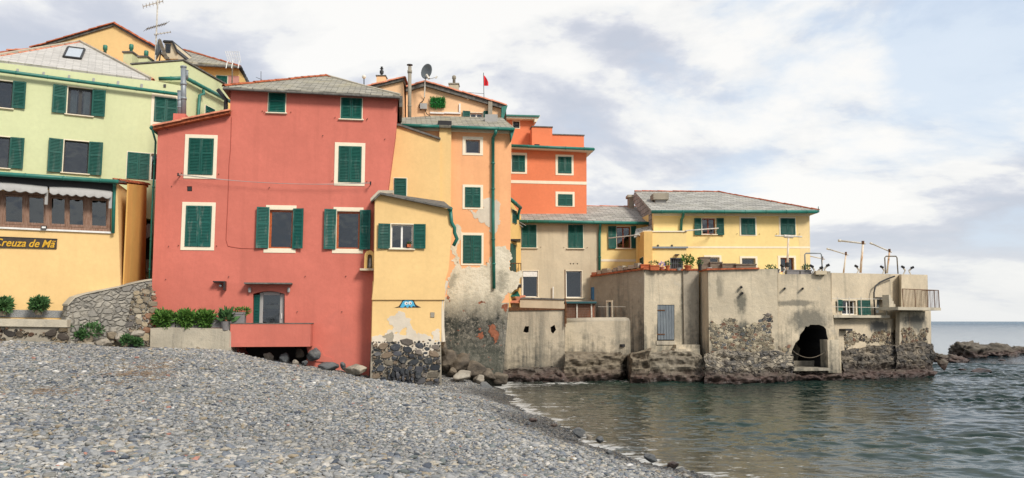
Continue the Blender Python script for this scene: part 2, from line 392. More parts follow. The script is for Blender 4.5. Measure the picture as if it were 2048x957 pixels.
M['conc_d'] = concrete('dark_streaked_concrete', (.40, .35, .27), (.075, .073, .063), .8, 5.0, 5.7, 1.2)
M['conc_t'] = concrete('top_streaked_concrete', (.62, .535, .39), (.085, .085, .072), .6, 3.8, 5.5, 1.15)
M['conc_c'] = concrete('rough_pale_concrete', (.52, .465, .36), (.1, .095, .08), .5, 2.6, None, .8)
def towfn(N, b):
    p = N.pos(); z = N.sep(p)[2]; n1 = N.noise(p, 1.1, 8, .68); n2 = N.noise(p, 4, 8, .7); st = N.noise(N.scl(p, (3, 3, .3)), 1, 6, .65)
    pl = N.mix(N.map(n1, .35, .65), S(232, 222, 200, .92), S(206, 196, 172, .92)); pl = N.mix(N.map(n2, .52, .7, 0, .3), pl, S(140, 134, 120, .9))
    pl = N.mix(N.map(N.m('ADD', N.map(z, 4.2, 5.6, .06, 0), n1), .58, .66, 0, .6), pl, S(146, 142, 128, .85))
    dk = N.mix(N.map(n2, .44, .58), (.035, .038, .034), (.15, .142, .118)); dk = N.mix(N.map(n1, .52, .62, 0, .8), dk, (.24, .225, .19)); dk = N.mix(N.map(st, .52, .6, 0, .7), dk, (.03, .035, .03)); dk = N.mix(N.map(N.noise(p, 11, 5, .7), .56, .62, 0, .5), dk, (.4, .36, .29)); dk = N.mix(N.map(N.noise(p, 2.2, 9, .75), .58, .68, 0, .75), dk, (.33, .29, .22)); dk = N.mix(N.map(z, 2.2, 1.2, 0, .5), dk, (.12, .125, .1))
    h = N.m('ADD', z, N.m('ADD', N.m('MULTIPLY', N.m('SUBTRACT', n1, .5), 1.6), N.m('MULTIPLY', N.m('SUBTRACT', st, .5), 1.2)))
    col = N.mix(N.map(h, 2.75, 3.95, 1, 0), pl, dk)
    br = N.m('MULTIPLY', N.map(N.noise(N.scl(p, (1, 1, 1.6), loc=(4, 2, 7)), 2.2, 6, .7), .64, .67), N.map(z, 3.9, 3.3, 0, 1)); col = N.mix(N.m('MULTIPLY', br, .8), col, S(176, 98, 70, .7))
    N.set(b.inputs['Base Color'], col); N.set(b.inputs['Normal'], N.bump(N.m('ADD', N.m('MULTIPLY', n2, 1.4), n1), .8, .05))
M['tow'] = mat('damp_blackened_render', towfn, .92, .2)
M['mortar'] = concrete('old_mortar', (.36, .32, .25), (.1, .09, .075), .3, 2, None, .7)
M['plinth'] = mat('speckled_grey_plinth', lambda N, b: N.set(b.inputs['Base Color'], N.mix(N.map(N.vor(N.pos(), 45), .2, .6), (.1, .11, .12), (.3, .31, .31))), .8)
M['stone'] = colattr('rubble_stone', .85)
M['stonewet'] = colattr('shore_stone', .8, True)
M['rock'] = rockmat('shore_rock', (.11, .095, .075), (.04, .036, .032), (.22, .195, .155))
M['rockgrey'] = rockmat('grey_boulder', (.115, .125, .13), (.06, .065, .07), (.24, .235, .22), False)
M['rockpale'] = rockmat('pale_boulder', (.36, .32, .26), (.17, .15, .12), (.45, .42, .35), False)
M['leaf'] = mat('rosemary_leaves', lambda N, b: N.set(b.inputs['Base Color'], N.mix(N.map(N.noise(N.pos(), 9, 4), .35, .65), (.035, .11, .018), (.12, .23, .04))), .6)
M['leafd'] = mat('dark_shrub_leaves', lambda N, b: N.set(b.inputs['Base Color'], N.mix(N.map(N.noise(N.pos(), 9, 4), .35, .65), (.03, .085, .03), (.09, .19, .06))), .6)
M['hedge'] = mat('artificial_hedge', lambda N, b: N.set(b.inputs['Base Color'], N.mix(N.map(N.noise(N.pos(), 12, 4), .35, .65), (.01, .12, .025), (.04, .3, .06))), .6)
M['lilac'] = plain('lilac_flowers', S(170, 150, 200), .8)
M['bark'] = plain('bark', (.1, .07, .045), .9)
def glassfn(N, b):
    t = N.t; out = [n for n in t.nodes if n.type == 'OUTPUT_MATERIAL'][0]
    tr = N.n('ShaderNodeBsdfTransparent'); tr.inputs[0].default_value = (.6, .64, .64, 1)
    gl = N.n('ShaderNodeBsdfGlossy'); gl.inputs[0].default_value = (.78, .82, .88, 1); gl.inputs['Roughness'].default_value = .03
    fr = N.n('ShaderNodeFresnel'); fr.inputs[0].default_value = 1.55
    N.set(gl.inputs['Normal'], N.bump(N.noise(N.pos(), 1.3, 2), .25, .05))
    mx = N.n('ShaderNodeMixShader'); t.links.new(N.m('ADD', fr.outputs[0], .04), mx.inputs[0]); t.links.new(tr.outputs[0], mx.inputs[1]); t.links.new(gl.outputs[0], mx.inputs[2])
    t.links.new(mx.outputs[0], out.inputs[0])
M['glass'] = mat('window_glass', glassfn)
# ---------------------------------------------------------------- generic parts
def leaf_mesh(mb, fac, u0, u1, z0, z1, d, ang=0.0, hinge=0, panel=True):
    """one louvred shutter leaf, hinged at u0 (hinge 0) or u1 (hinge 1) and swung out by ang"""
    w = u1 - u0; h = z1 - z0; ca, sa = math.cos(ang), math.sin(ang)
    if hinge == 0: O = fac.P(u0, z0, d); X = fac.U * ca + fac.N * sa; Nn = fac.N * ca - fac.U * sa
    else: O = fac.P(u1, z0, d); X = -(fac.U * ca) + fac.N * sa; Nn = fac.N * ca + fac.U * sa
    t = .035; s = min(.06, w * .16); r = min(.09, h * .09)
    def bx(a, b, c, e, f0, f1): mb.box6(O + X * a + UP * c + Nn * f0, X * (b - a), UP * (e - c), Nn * (f1 - f0))
    bx(0, s, 0, h, 0, t); bx(w - s, w, 0, h, 0, t); bx(s, w - s, 0, r, 0, t); bx(s, w - s, h - r * .7, h, 0, t)
    secs = [(r, h - r * .7)]
    if panel:
        zm = h * .56; bx(s, w - s, zm, zm + r * .7, 0, t); secs = [(r, zm), (zm + r * .7, h - r * .7)]
    for a, b in secs:
        n = max(3, int((b - a) / .055)); p = (b - a) / n
        for i in range(n):
            z = a + i * p
            mb.box6(O + X * s + UP * (z + .004) + Nn * (t - .004), X * (w - 2 * s), UP * (p * .78) - Nn * .024, -Nn * .006 - UP * .004)
    bx(s, w - s, r, h - r * .7, -.006, .003)
def glazing(win, fac, u0, u1, z0, z1, d, fm, cols=1, rows=1, fw=.05, curtain=0, cap=None):
    a = MB(); a.ring(fac, u0, u1, z0, z1, fw, d - .05, d)
    for i in range(1, cols):
        u = lerp(u0, u1, i / cols); a.fb(fac, u - fw * .7, u + fw * .7, z0 + fw, z1 - fw, d - .045, d + .003)
    for i in range(1, rows):
        z = lerp(z0, z1, i / rows); a.fb(fac, u0 + fw, u1 - fw, z - fw * .4, z + fw * .4, d - .04, d - .004)
    a.build('sash', fm, win)
    b = MB().fb(fac, u0 + fw * .5, u1 - fw * .5, z0 + fw * .5, z1 - fw * .5, d - .03, d - .024); b.build('pane', M['glass'], win)
    if curtain:
        c = MB(); n = 14
        for (p, q) in (((0, .34), (.66, 1)) if curtain == 1 else ((0, 1),)):
            vs = []; 
            for i in range(n + 1):
                u = lerp(u0 + fw, u1 - fw, lerp(p, q, i / n)); dd = d - .14 + .02 * math.sin(i * 2.4)
                vs += [fac.P(u, z0 + .02, dd), fac.P(u, z1 - .02, dd)]
            c.add(vs, [(2 * i, 2 * i + 2, 2 * i + 3, 2 * i + 1) for i in range(n)])
        c.build('curtain', M['curtain'], win)
def window(parent, fac, leaf=None, surround=None, opening=None, shut=(), fm=None, cols=1, rows=1, sill=None, curtain=0, single=False, sm=None, d=.0, trim=None, ang=.09, hooks=True, fw=.05):
    """builds a window part with sub-parts; returns the hole (poly, depth) to cut, or None"""
    sm = sm or M['shutter']; trim = trim or M['cream']; hole = None
    R = fac.rect(*(leaf or opening), d)
    a = MB()
    if surround:
        s = fac.rect(*surround, d); w0, w1, b0, b1 = R[0] - s[0], s[1] - R[1], R[2] - s[2], s[3] - R[3]
        for q in ((s[0], R[0], s[2], s[3]), (R[1], s[1], s[2], s[3]), (R[0], R[1], R[3], s[3]), (R[0], R[1], s[2], R[2])):
            if q[1] - q[0] > .01 and q[3] - q[2] > .01: a.fb(fac, *q, d - .02, d + .022)
    else: a.ring(fac, R[0] - .03, R[1] + .03, R[2] - .02, R[3] + .03, .035, d - .02, d + .012)
    if sill: a.fb(fac, R[0] - .06, R[1] + .06, R[2] - .05, R[2] - .003, d - .02, d + .07)
    win = a.build('window', trim, parent)
    if hooks:
        for u in (R[0] - .22, R[1] + .22): MB().fb(fac, u - .012, u + .012, R[2] + .03, R[2] + .055, d - .01, d + .05).build('shutter_catch', M['rust'], win)
    if sill: MB().fb(fac, R[0] - .08, R[1] + .08, R[2] - .035, R[2] - .001, d + .02, d + .095).build('sill', M['cream'], win)
    if leaf:
        um = (R[0] + R[1]) / 2
        if single:
            m = MB(); leaf_mesh(m, fac, R[0] + .005, R[1] - .005, R[2] + .005, R[3] - .005, d + .015); m.build('shutter', sm, win)
        else:
            for k, (p, q) in enumerate(((R[0] + .005, um - .004), (um + .004, R[1] - .005))):
                m = MB(); leaf_mesh(m, fac, p, q, R[2] + .005, R[3] - .005, d + .015 + .004 * k); m.build('shutter', sm, win)
    else:
        hole = ([(R[0], R[2]), (R[1], R[2]), (R[1], R[3]), (R[0], R[3])], .5)
        glazing(win, fac, R[0] + .002, R[1] - .002, R[2] + .002, R[3] - .002, d - .12, fm or M['white'], cols, rows, fw, curtain)
        for sh in shut:
            q = fac.rect(*sh, d); m = MB(); left = q[0] < R[0]
            leaf_mesh(m, fac, q[0], q[1], q[2], q[3], d + .03, ang * random.uniform(.7, 1.9), 1 if left else 0); m.build('shutter', sm, win)
    return hole
def H(*hs): return [h for h in hs if h]
def tiles(mb, pts, r=.085, ln=.34, seed=1):
    """a row of half-round clay tiles laid along a polyline"""
    rnd = random.Random(seed)
    for a, b in zip(pts[:-1], pts[1:]):
        a, b = Vector(a), Vector(b); L = (b - a).length; n = max(1, int(L / ln)); t = (b - a) / L
        x = t.cross(UP).normalized(); y = x.cross(t); a = a - y * .055
        for i in range(n):
            p = a + t * (i * L / n) + y * rnd.uniform(-.008, .012) + x * rnd.uniform(-.012, .012); q = p + t * (L / n * 1.12); vs = []
            for P, rr in ((p, r * 1.08), (q, r * .86)):
                for k in range(7):
                    an = math.pi * k / 6; vs.append(P + x * (rr * math.cos(an)) + y * (rr * math.sin(an) * .9))
                for k in range(6, -1, -1):
                    an = math.pi * k / 6; vs.append(P + x * (rr * .8 * math.cos(an)) + y * (rr * .8 * math.sin(an) * .9 - .004))
            f = [(k, k + 1, 14 + k + 1, 14 + k) for k in range(13)] + [(13, 0, 14, 27)] + [(k, 13 - k, 12 - k, k + 1) for k in range(6)] + [(14 + k, 14 + k + 1, 26 - k, 27 - k) for k in range(6)]
            mb.add(vs, f)
    return mb
def gutter(parent, pts, r=.065, m=None, name='gutter'):
    mb = MB(); mb.tube(pts, r, 8)
    for a, b in zip(pts[:-1], pts[1:]):
        n = max(1, int((b - a).length / 1.0))
        for i in range(n):
            p = a.lerp(b, (i + .5) / n); t = (b - a).normalized() * .02; mb.tube([p - t, p + t], r * 1.14, 8)
    return mb.build(name, m or M['gutter'], parent, True)
def downpipe(parent, pts, r=.05, m=None):
    mb = MB(); mb.tube(pts, r, 8)
    for a, b in zip(pts[:-1], pts[1:]):
        L = (b - a).length
        if L < 1: continue
        n = int(L / 1.3)
        for i in range(1, n + 1):
            p = a.lerp(b, i / (n + 1)); t = (b - a).normalized() * .03; mb.tube([p - t, p + t], r * 1.25, 8)
    return mb.build('downpipe', m or M['gutter'], parent, True)
def rock(c, s, seed, m, name='boulder', label='', facet=.0, parent=None, rz=0, sub=3, cat='rock', group=None):
    bm = bmesh.new(); bmesh.ops.create_icosphere(bm, subdivisions=sub, radius=1)
    o = Vector((seed * 3.1, seed * 1.7, seed * .9)); rnd = random.Random(seed)
    planes = [(Vector((rnd.gauss(0, 1), rnd.gauss(0, 1), rnd.gauss(0, .8))).normalized(), rnd.uniform(.5, .74)) for _ in range(16)]
    for v in bm.verts:
        p = v.co.normalized(); k = 1.0
        for n_, dd in planes:
            q = p.dot(n_)
            if q > 0: k = min(k, dd / q)
        k *= 1 + (.08 * noise.fractal(p * 1.6 + o, 1, 2, 5) if s[0] < .9 else .5 * (.45 - abs(noise.fractal(p * 2.1 + o, .9, 2, 6)))) + (.05 if s[0] < .9 else .12) * noise.noise(p * 6 + o)
        v.co = Vector((p.x * k * s[0], p.y * k * s[1], p.z * k * s[2]))
    me = bpy.data.meshes.new(name); bm.to_mesh(me); bm.free(); me.materials.append(m)
    me.polygons.foreach_set('use_smooth', [sub > 3] * len(me.polygons))
    ob = bpy.data.objects.new(name, me); COL.objects.link(ob); ob.rotation_euler = (0, 0, rz)
    c = Vector(c)
    if parent: ob.parent = parent; c = c - ORI[parent.name]
    ob.location = c; ORI[ob.name] = c
    if label: tag(ob, label, cat, group)
    return ob
DARKST = [S(84, 86, 92, .9), S(66, 70, 74, .9), S(98, 98, 100, .9), S(52, 56, 62, .9), S(120, 112, 104, .9), S(150, 132, 112, .9), S(76, 80, 86, .9)]
MIXST = [S(150, 138, 118, .9), S(120, 112, 98, .9), S(174, 160, 134, .9), S(98, 92, 84, .9), S(160, 120, 94, .9), S(186, 176, 156, .9), S(112, 108, 104, .9)]
BRNST = [S(112, 100, 84, .8), S(88, 80, 72, .8), S(132, 116, 92, .8), S(72, 68, 64, .8), S(120, 92, 74, .8), S(146, 134, 114, .8)]
def stonework(mb, fac, region, d, rowh=.16, pal=MIXST, seed=3, wmul=1.7, dep=.05, rag=.3):
    """irregular rubble stones laid in rough courses inside a (u,z) polygon"""
    rnd = random.Random(seed)
    us = [p[0] for p in region]; zs = [p[1] for p in region]; u0, u1, z0, z1 = min(us), max(us), min(zs), max(zs)
    def inside(u, z):
        c = False; n = len(region)
        for i in range(n):
            (a, b), (e, f) = region[i], region[i - 1]
            if (b > z) != (f > z) and u < (e - a) * (z - b) / (f - b) + a: c = not c
        return c
    placed = []; cell = {}; G = rowh * 1.6 * wmul
    region = fjag(region, rag, seed, rowh * .7)
    for sc_ in (1.75, 1.35, 1.0, .75, .52, .36, .26):
        fails = 0; lim = 260 if sc_ > .6 else 420
        while fails < lim:
            fails += 1; hh = rowh * sc_ * rnd.uniform(.85, 1.15); w = hh * wmul * rnd.uniform(.7, 1.15); cu, cz = rnd.uniform(u0, u1), rnd.uniform(z0, z1)
            if not (inside(cu, cz) and inside(cu - w * .4, cz) and inside(cu + w * .4, cz) and inside(cu, cz - hh * .3)): continue
            gi, gj = int(cu / G), int(cz / G); ok = True
            for x_ in (-1, 0, 1):
                for y_ in (-1, 0, 1):
                    for (a_, b_, w_, h_) in cell.get((gi + x_, gj + y_), ()):
                        if (abs(cu - a_) / (w + w_)) ** 3 + (abs(cz - b_) / (hh + h_)) ** 3 < .082: ok = False; break
                    if not ok: break
                if not ok: break
            if not ok: continue
            fails = 0; cell.setdefault((gi, gj), []).append((cu, cz, w, hh))
            n = rnd.choice((6, 7, 8)); ring = []; tl = rnd.uniform(-.18, .18); ph = rnd.uniform(-.3, .3)
            for k in range(n):
                a = 2 * math.pi * k / n + rnd.uniform(-.22, .22) + ph; c_, s_ = math.cos(a), math.sin(a)
                q = (abs(c_) ** 4 + abs(s_) ** 4) ** (-1 / 4) * rnd.uniform(.8, 1.04)
                x, y = c_ * q * w * .5, s_ * q * hh * .5; ring.append((x, y + x * tl))
            dd = dep * rnd.uniform(.3, 1.4); vs = []
            for sc, q in ((1, -.02), (.96, dd * .6), (.78, dd)):
                vs += [fac.P(cu + x * sc, cz + y * sc, d + q + (rnd.uniform(-.012, .012) if sc < 1 else 0)) for x, y in ring]
            vs.append(fac.P(cu, cz, d + dd * rnd.uniform(.9, 1.2)))
            fs = [(i * n + k, i * n + (k + 1) % n, (i + 1) * n + (k + 1) % n, (i + 1) * n + k) for i in range(2) for k in range(n)] + [(2 * n + k, 2 * n + (k + 1) % n, 3 * n) for k in range(n)]
            c = rnd.choice(pal); k_ = rnd.uniform(.65, 1.25); mb.c = tuple(min(.8, x * k_) for x in c); mb.add(vs, fs)
    return mb
def foliage(mb, c, r, n, ls, seed=0, up=.35):
    """leaf blades scattered through an ellipsoid, denser outside"""
    rnd = random.Random(seed); c = Vector(c)
    for _ in range(n):
        d = Vector((rnd.gauss(0, 1), rnd.gauss(0, 1), rnd.gauss(0, 1))).normalized() * rnd.uniform(.3, 1.05) ** .5
        q = 1 + .35 * noise.noise(d * 2.2 + Vector((seed, 0, 0)))
        p = c + Vector((d.x * r[0] * q, d.y * r[1] * q, d.z * r[2] * q))
        t = (d + UP * up + Vector((rnd.gauss(0, .5), rnd.gauss(0, .5), rnd.gauss(0, .5)))).normalized()
        s = t.cross(Vector((rnd.gauss(0, 1), rnd.gauss(0, 1), rnd.gauss(0, 1)))).normalized(); L = ls * rnd.uniform(.7, 1.5)
        mb.add([p - s * L * .13, p + t * L * .5 - s * L * .2, p + t * L, p + t * L * .5 + s * L * .2], [(0, 1, 2, 3)])
    return mb
# ================================================================ camera, sky, sun
cam = bpy.data.cameras.new('camera'); co = bpy.data.objects.new('camera', cam); COL.objects.link(co)
cam.sensor_width = 36; cam.lens = F / 2048 * 36; cam.clip_end = 12000; cam.clip_start = .1
co.location = CAM; co.rotation_euler = (math.pi / 2 + PITCH, 0, 0); scn.camera = co
scn.view_settings.view_transform = 'Standard'; scn.view_settings.look = 'None'; scn.view_settings.gamma = 1; scn.view_settings.exposure = EXPO
w = bpy.data.worlds.new('World'); scn.world = w; w.use_nodes = True; t = w.node_tree; t.nodes.clear(); N = NT(t)
sky = N.n('ShaderNodeTexSky', sky_type='NISHITA', sun_disc=False); EL, AZ = 38, 140
sky.sun_elevation = math.radians(EL); sky.sun_rotation = math.radians(AZ); sky.air_density = 1; sky.dust_density = 2; sky.altitude = 5
D = N.n('ShaderNodeTexCoord').outputs['Generated']; sx, sy, sz = N.sep(D)
az = N.m('DIVIDE', sx, N.m('ADD', N.m('ABSOLUTE', sy), .35)); el = N.m('DIVIDE', sz, N.m('ADD', N.m('MULTIPLY', sz, .9), .55))
def cl(oy, sc, det, ro, seed, st=(1.0, 2.1), dist=.25):
    v = N.comb(N.m('MULTIPLY', az, st[0]), N.m('MULTIPLY', N.m('ADD', el, oy), st[1]), seed); return N.noise(v, sc, det, ro, dist)
def lobe(px, py, w0, w1):
    r_ = ray(px, py).normalized(); o = N.n('ShaderNodeVectorMath', operation='DOT_PRODUCT'); N.set(o.inputs[0], D); o.inputs[1].default_value = tuple(r_); return N.map(o.outputs['Value'], math.cos(math.radians(w0)), math.cos(math.radians(w1)), 0, 1, True)
n0 = cl(0, 2.9, 12, .56, 4.2); n1 = cl(.035, 2.9, 12, .56, 4.2); rel = N.m('SUBTRACT', n0, n1); big = cl(0, 1.3, 5, .5, 9.1, (1, 1.8))
s_ = N.m('ADD', N.m('MULTIPLY', N.m('SUBTRACT', n0, .5), .75), N.m('ADD', N.m('MULTIPLY', rel, 2.4), N.m('MULTIPLY', N.m('SUBTRACT', big, .5), .7)))
for px, py, w0, w1, k in ((1080, 40, 22, 5, .17), (900, 60, 14, 2, .08), (1180, 250, 12, 3, -.11), (1500, 160, 11, 2, .1), (1820, 130, 9, 2, .07), (1880, 310, 8, 1, .15), (1900, 400, 8, 1, -.12), (1700, 480, 10, 1, .06), (1650, 60, 9, 2, .06), (1650, 330, 9, 2, .07), (300, 60, 26, 8, -.05), (1960, 520, 10, 2, .05), (1400, 330, 8, 2, .05)):
    s_ = N.m('ADD', s_, N.m('MULTIPLY', lobe(px, py, w0, w1), k))
flat = N.map(az, -.6, -.1, .6, 1); s_ = N.m('MULTIPLY', s_, flat)
ccol = N.ramp(N.m('ADD', s_, .5), [(.30, (.50, .53, .60)), (.44, (.555, .575, .635)), (.54, (.66, .67, .705)), (.63, (.79, .785, .77)), (.8, (.86, .845, .815))])
cov = N.m('ADD', N.m('MULTIPLY', n0, .8), N.m('MULTIPLY', cl(0, 6, 8, .6, 2.2), .25)); cov = N.m('ADD', cov, N.map(az, .1, .55, .13, .12))
for px, py, w0, w1, k in ((2020, 130, 8, 2, .16), (1240, -30, 3, .5, .12), (1740, 340, 5, 1, .04), (1500, 430, 5, 1, .05)): cov = N.m('SUBTRACT', cov, N.m('MULTIPLY', lobe(px, py, w0, w1), k))
cov = N.map(cov, .50, .62, .3, 1, True)
lowh = N.map(sz, 0, .14, .6, 0, True)
blue = N.mix(N.map(sz, 0, .5), (.58, .68, .79), (.50, .62, .78))
c = N.mix(cov, blue, ccol); c = N.mix(lowh, c, (.70, .72, .735))
nis = N.vm('MULTIPLY', sky.outputs[0], (.1, .1, .1))
c = N.mix(.1, c, nis); c = N.mix(N.map(sz, -.02, 0, 1, 0), c, (.35, .38, .38))
SK = 10 * SKYK
bg = N.n('ShaderNodeBackground'); t.links.new(N.vm('MULTIPLY', c, (SK, SK, SK)), bg.inputs[0]); bg.inputs[1].default_value = .1
wo = N.n('ShaderNodeOutputWorld'); t.links.new(bg.outputs[0], wo.inputs[0])
ld = bpy.data.lights.new('sun', 'SUN'); ld.energy = SUNE; ld.angle = math.radians(14); ld.color = (1, .93, .84)
lo = bpy.data.objects.new('sun', ld); COL.objects.link(lo)
a_ = math.radians(AZ); e_ = math.radians(EL); sd = Vector((math.sin(a_) * math.cos(e_), math.cos(a_) * math.cos(e_), math.sin(e_)))
lo.rotation_euler = sd.to_track_quat('Z', 'Y').to_euler(); lo.location = (10, -20, 30)
# ================================================================ facades (depths in metres from the camera)
RS = Fac(0, 27.5, 240, 28.8); GH = Fac(0, 31.0, 360, 34.0); GU = Fac(265, 34.3, 365, 34.7); R = Fac(300, 30.0, 790, 31.3)
BO = Fac(745, 30.3, 900, 30.9); T = Fac(878, 33.4, 1021, 33.8); MY = Fac(788, 32.7, 880, 33.0); SL = Fac(715, 37, 812, 37.1); SR = Fac(818, 37.6, 1012, 38.2)
OB = Fac(1010, 42, 1185, 42.6); BG = Fac(1040, 40.5, 1200, 40.8); Y1 = Fac(1300, 39.6, 1622, 40.3); Y2 = Fac(1288, 38.5, 1374, 38.5)
W1 = Fac(1000, 37.6, 1130, 37.4); W2 = Fac(1130, 38.6, 1290, 38.3); W4 = Fac(1288, 37.7, 1395, 38.0); W3 = Fac(1184, 40.3, 1288, 37.7)
W5 = Fac(1415, 36.9, 1555, 36.9); W6 = Fac(1555, 37.0, 1662, 37.3); W7 = Fac(1664, 38.6, 1800, 41.6); W8 = Fac(1805, 40.9, 1860, 42.3)
LD = Fac(0, 26.8, 135, 27.2); RW = Fac(135, 27.4, 302, 29.4); PW = Fac(298, 29.2, 460, 29.5)
# ================================================================ beach
shore_px = [(985, 763), (1000, 778), (1030, 806), (1090, 842), (1150, 876), (1235, 910), (1330, 936), (1420, 957)]
shore = [onz(x, y, 0) for x, y in shore_px]
shore = [Vector((-.6, 38.5, 0))] + shore + [Vector((5.3, 10.5, 0)), Vector((7.6, 5, 0)), Vector((9.5, -3, 0)), Vector((13, -22, 0))]
ctl = [tuple(p) for p in shore]
nrm = Vector((.93, .37, 0))
for p in shore[1:]: ctl.append((p.x + 6, p.y + 1.5, -1.3)); ctl.append((p.x + 14, p.y + 3, -2.4))
def fp(fac, x, y): q = fac.at(x, y); ctl.append((q.x, q.y, q.z))
for f_, x, y in ((PW, 300, 694), (PW, 455, 699), (R, 520, 722), (R, 620, 736), (R, 700, 750), (BO, 748, 762), (BO, 815, 770), (BO, 878, 772), (LD, -60, 684), (LD, 20, 686), (LD, 125, 692), (RW, 200, 696)): fp(f_, x, y)
for x, y, Y in ((915, 752, 32.3), (960, 766, 33.4), (925, 777, 29.8), (880, 790, 28)): q = at(x, y, Y); ctl.append(tuple(q))
ctl += [(0, 0, 1.05), (-10, 0, 1.3), (-6, 9.5, 1.02), (0, 9.5, .7), (-14, 14, 1.4), (-25, 10, 2.0), (-20, 27, 2.15), (-30, 28, 2.6), (-10, -15, 1.5), (-30, -15, 2.6), (-4, 18, .9), (-9, 22, 1.32), (-3, 24, .76), (-18, 34, 1.9), (-8, 36, 1.4), (-30, 40, 2.4), (-2, 37, .6), (3, 0, .78)]
Cc = np.array(ctl)
def tpsU(r2): return np.where(r2 > 1e-9, r2 * np.log(r2 + 1e-12), 0)
n_ = len(Cc); K = tpsU(((Cc[:, None, :2] - Cc[None, :, :2]) ** 2).sum(-1)) + np.eye(n_) * 2.0
Pm = np.c_[np.ones(n_), Cc[:, :2]]; Am = np.block([[K, Pm], [Pm.T, np.zeros((3, 3))]])
sol = np.linalg.solve(Am, np.r_[Cc[:, 2], 0, 0, 0])
def hgt(x, y):
    x = np.asarray(x, float); y = np.asarray(y, float); sh_ = x.shape; x = x.ravel(); y = y.ravel(); out = np.zeros(len(x))
    for i in range(0, len(x), 20000):
        xi, yi = x[i:i + 20000], y[i:i + 20000]
        out[i:i + 20000] = tpsU((xi[:, None] - Cc[:, 0]) ** 2 + (yi[:, None] - Cc[:, 1]) ** 2) @ sol[:n_] + sol[n_] + sol[n_ + 1] * xi + sol[n_ + 2] * yi
    out += .07 * np.sin(x * .62 + y * .3) * np.sin(y * .7 - x * .3) + .02 * np.sin(x * 2.3 - y * 1.7)
    return out.reshape(sh_)
def gz(x, y): return float(hgt(np.array([x]), np.array([y]))[0])
def grid_obj(name, xs, ys, zf, m):
    X, Y = np.meshgrid(xs, ys); Z = zf(X, Y); nx, ny = len(xs), len(ys)
    co_ = np.stack([X, Y, Z], -1).reshape(-1, 3); idx = np.arange(nx * ny).reshape(ny, nx)
    q = np.stack([idx[:-1, :-1], idx[:-1, 1:], idx[1:, 1:], idx[1:, :-1]], -1).reshape(-1, 4)
    me = bpy.data.meshes.new(name); me.vertices.add(len(co_)); me.vertices.foreach_set('co', co_.ravel())
    me.loops.add(q.size); me.loops.foreach_set('vertex_index', q.ravel()); me.polygons.add(len(q)); me.polygons.foreach_set('loop_start', np.arange(len(q)) * 4); me.polygons.foreach_set('loop_total', np.full(len(q), 4))
    me.polygons.foreach_set('use_smooth', np.ones(len(q), bool)); me.update(); me.validate(); me.materials.append(m)
    o = bpy.data.objects.new(name, me); COL.objects.link(o); return o, co_
def beachfn(N, b):
    p = N.pos(); v = N.n('ShaderNodeTexVoronoi'); N.set(v.inputs['Vector'], N.scl(p, (1, 1.3, 1))); v.inputs['Scale'].default_value = 15
    r = N.sep(v.outputs['Color'])[0]
    col = N.ramp(r, [(0, (.13, .135, .14)), (.45, (.25, .25, .245)), (.7, (.36, .34, .3)), (1, (.5, .48, .44))])
    col = N.mix(N.map(v.outputs['Distance'], .35, .6, 0, .85), col, (.06, .06, .06))
    wet = N.map(N.m('ADD', N.sep(p)[2], N.m('MULTIPLY', N.noise(p, .6, 3), .12)), .1, .3, 1, 0)
    col = N.mix(wet, col, (.055, .055, .05)); N.set(b.inputs['Base Color'], col); N.set(b.inputs['Roughness'], N.map(wet, 0, 1, .9, .35))
    N.set(b.inputs['Normal'], N.bump(v.outputs['Distance'], -.9, .05))
xs = np.concatenate([np.linspace(-60, -26, 20), np.linspace(-25, 18, 150), np.linspace(19, 60, 20)]); ys = np.concatenate([np.linspace(-25, 5, 25), np.linspace(5.3, 38, 130)])
beach, _ = grid_obj('beach', xs, ys, hgt, mat('shingle_ground', beachfn)); kind(beach, 'structure')
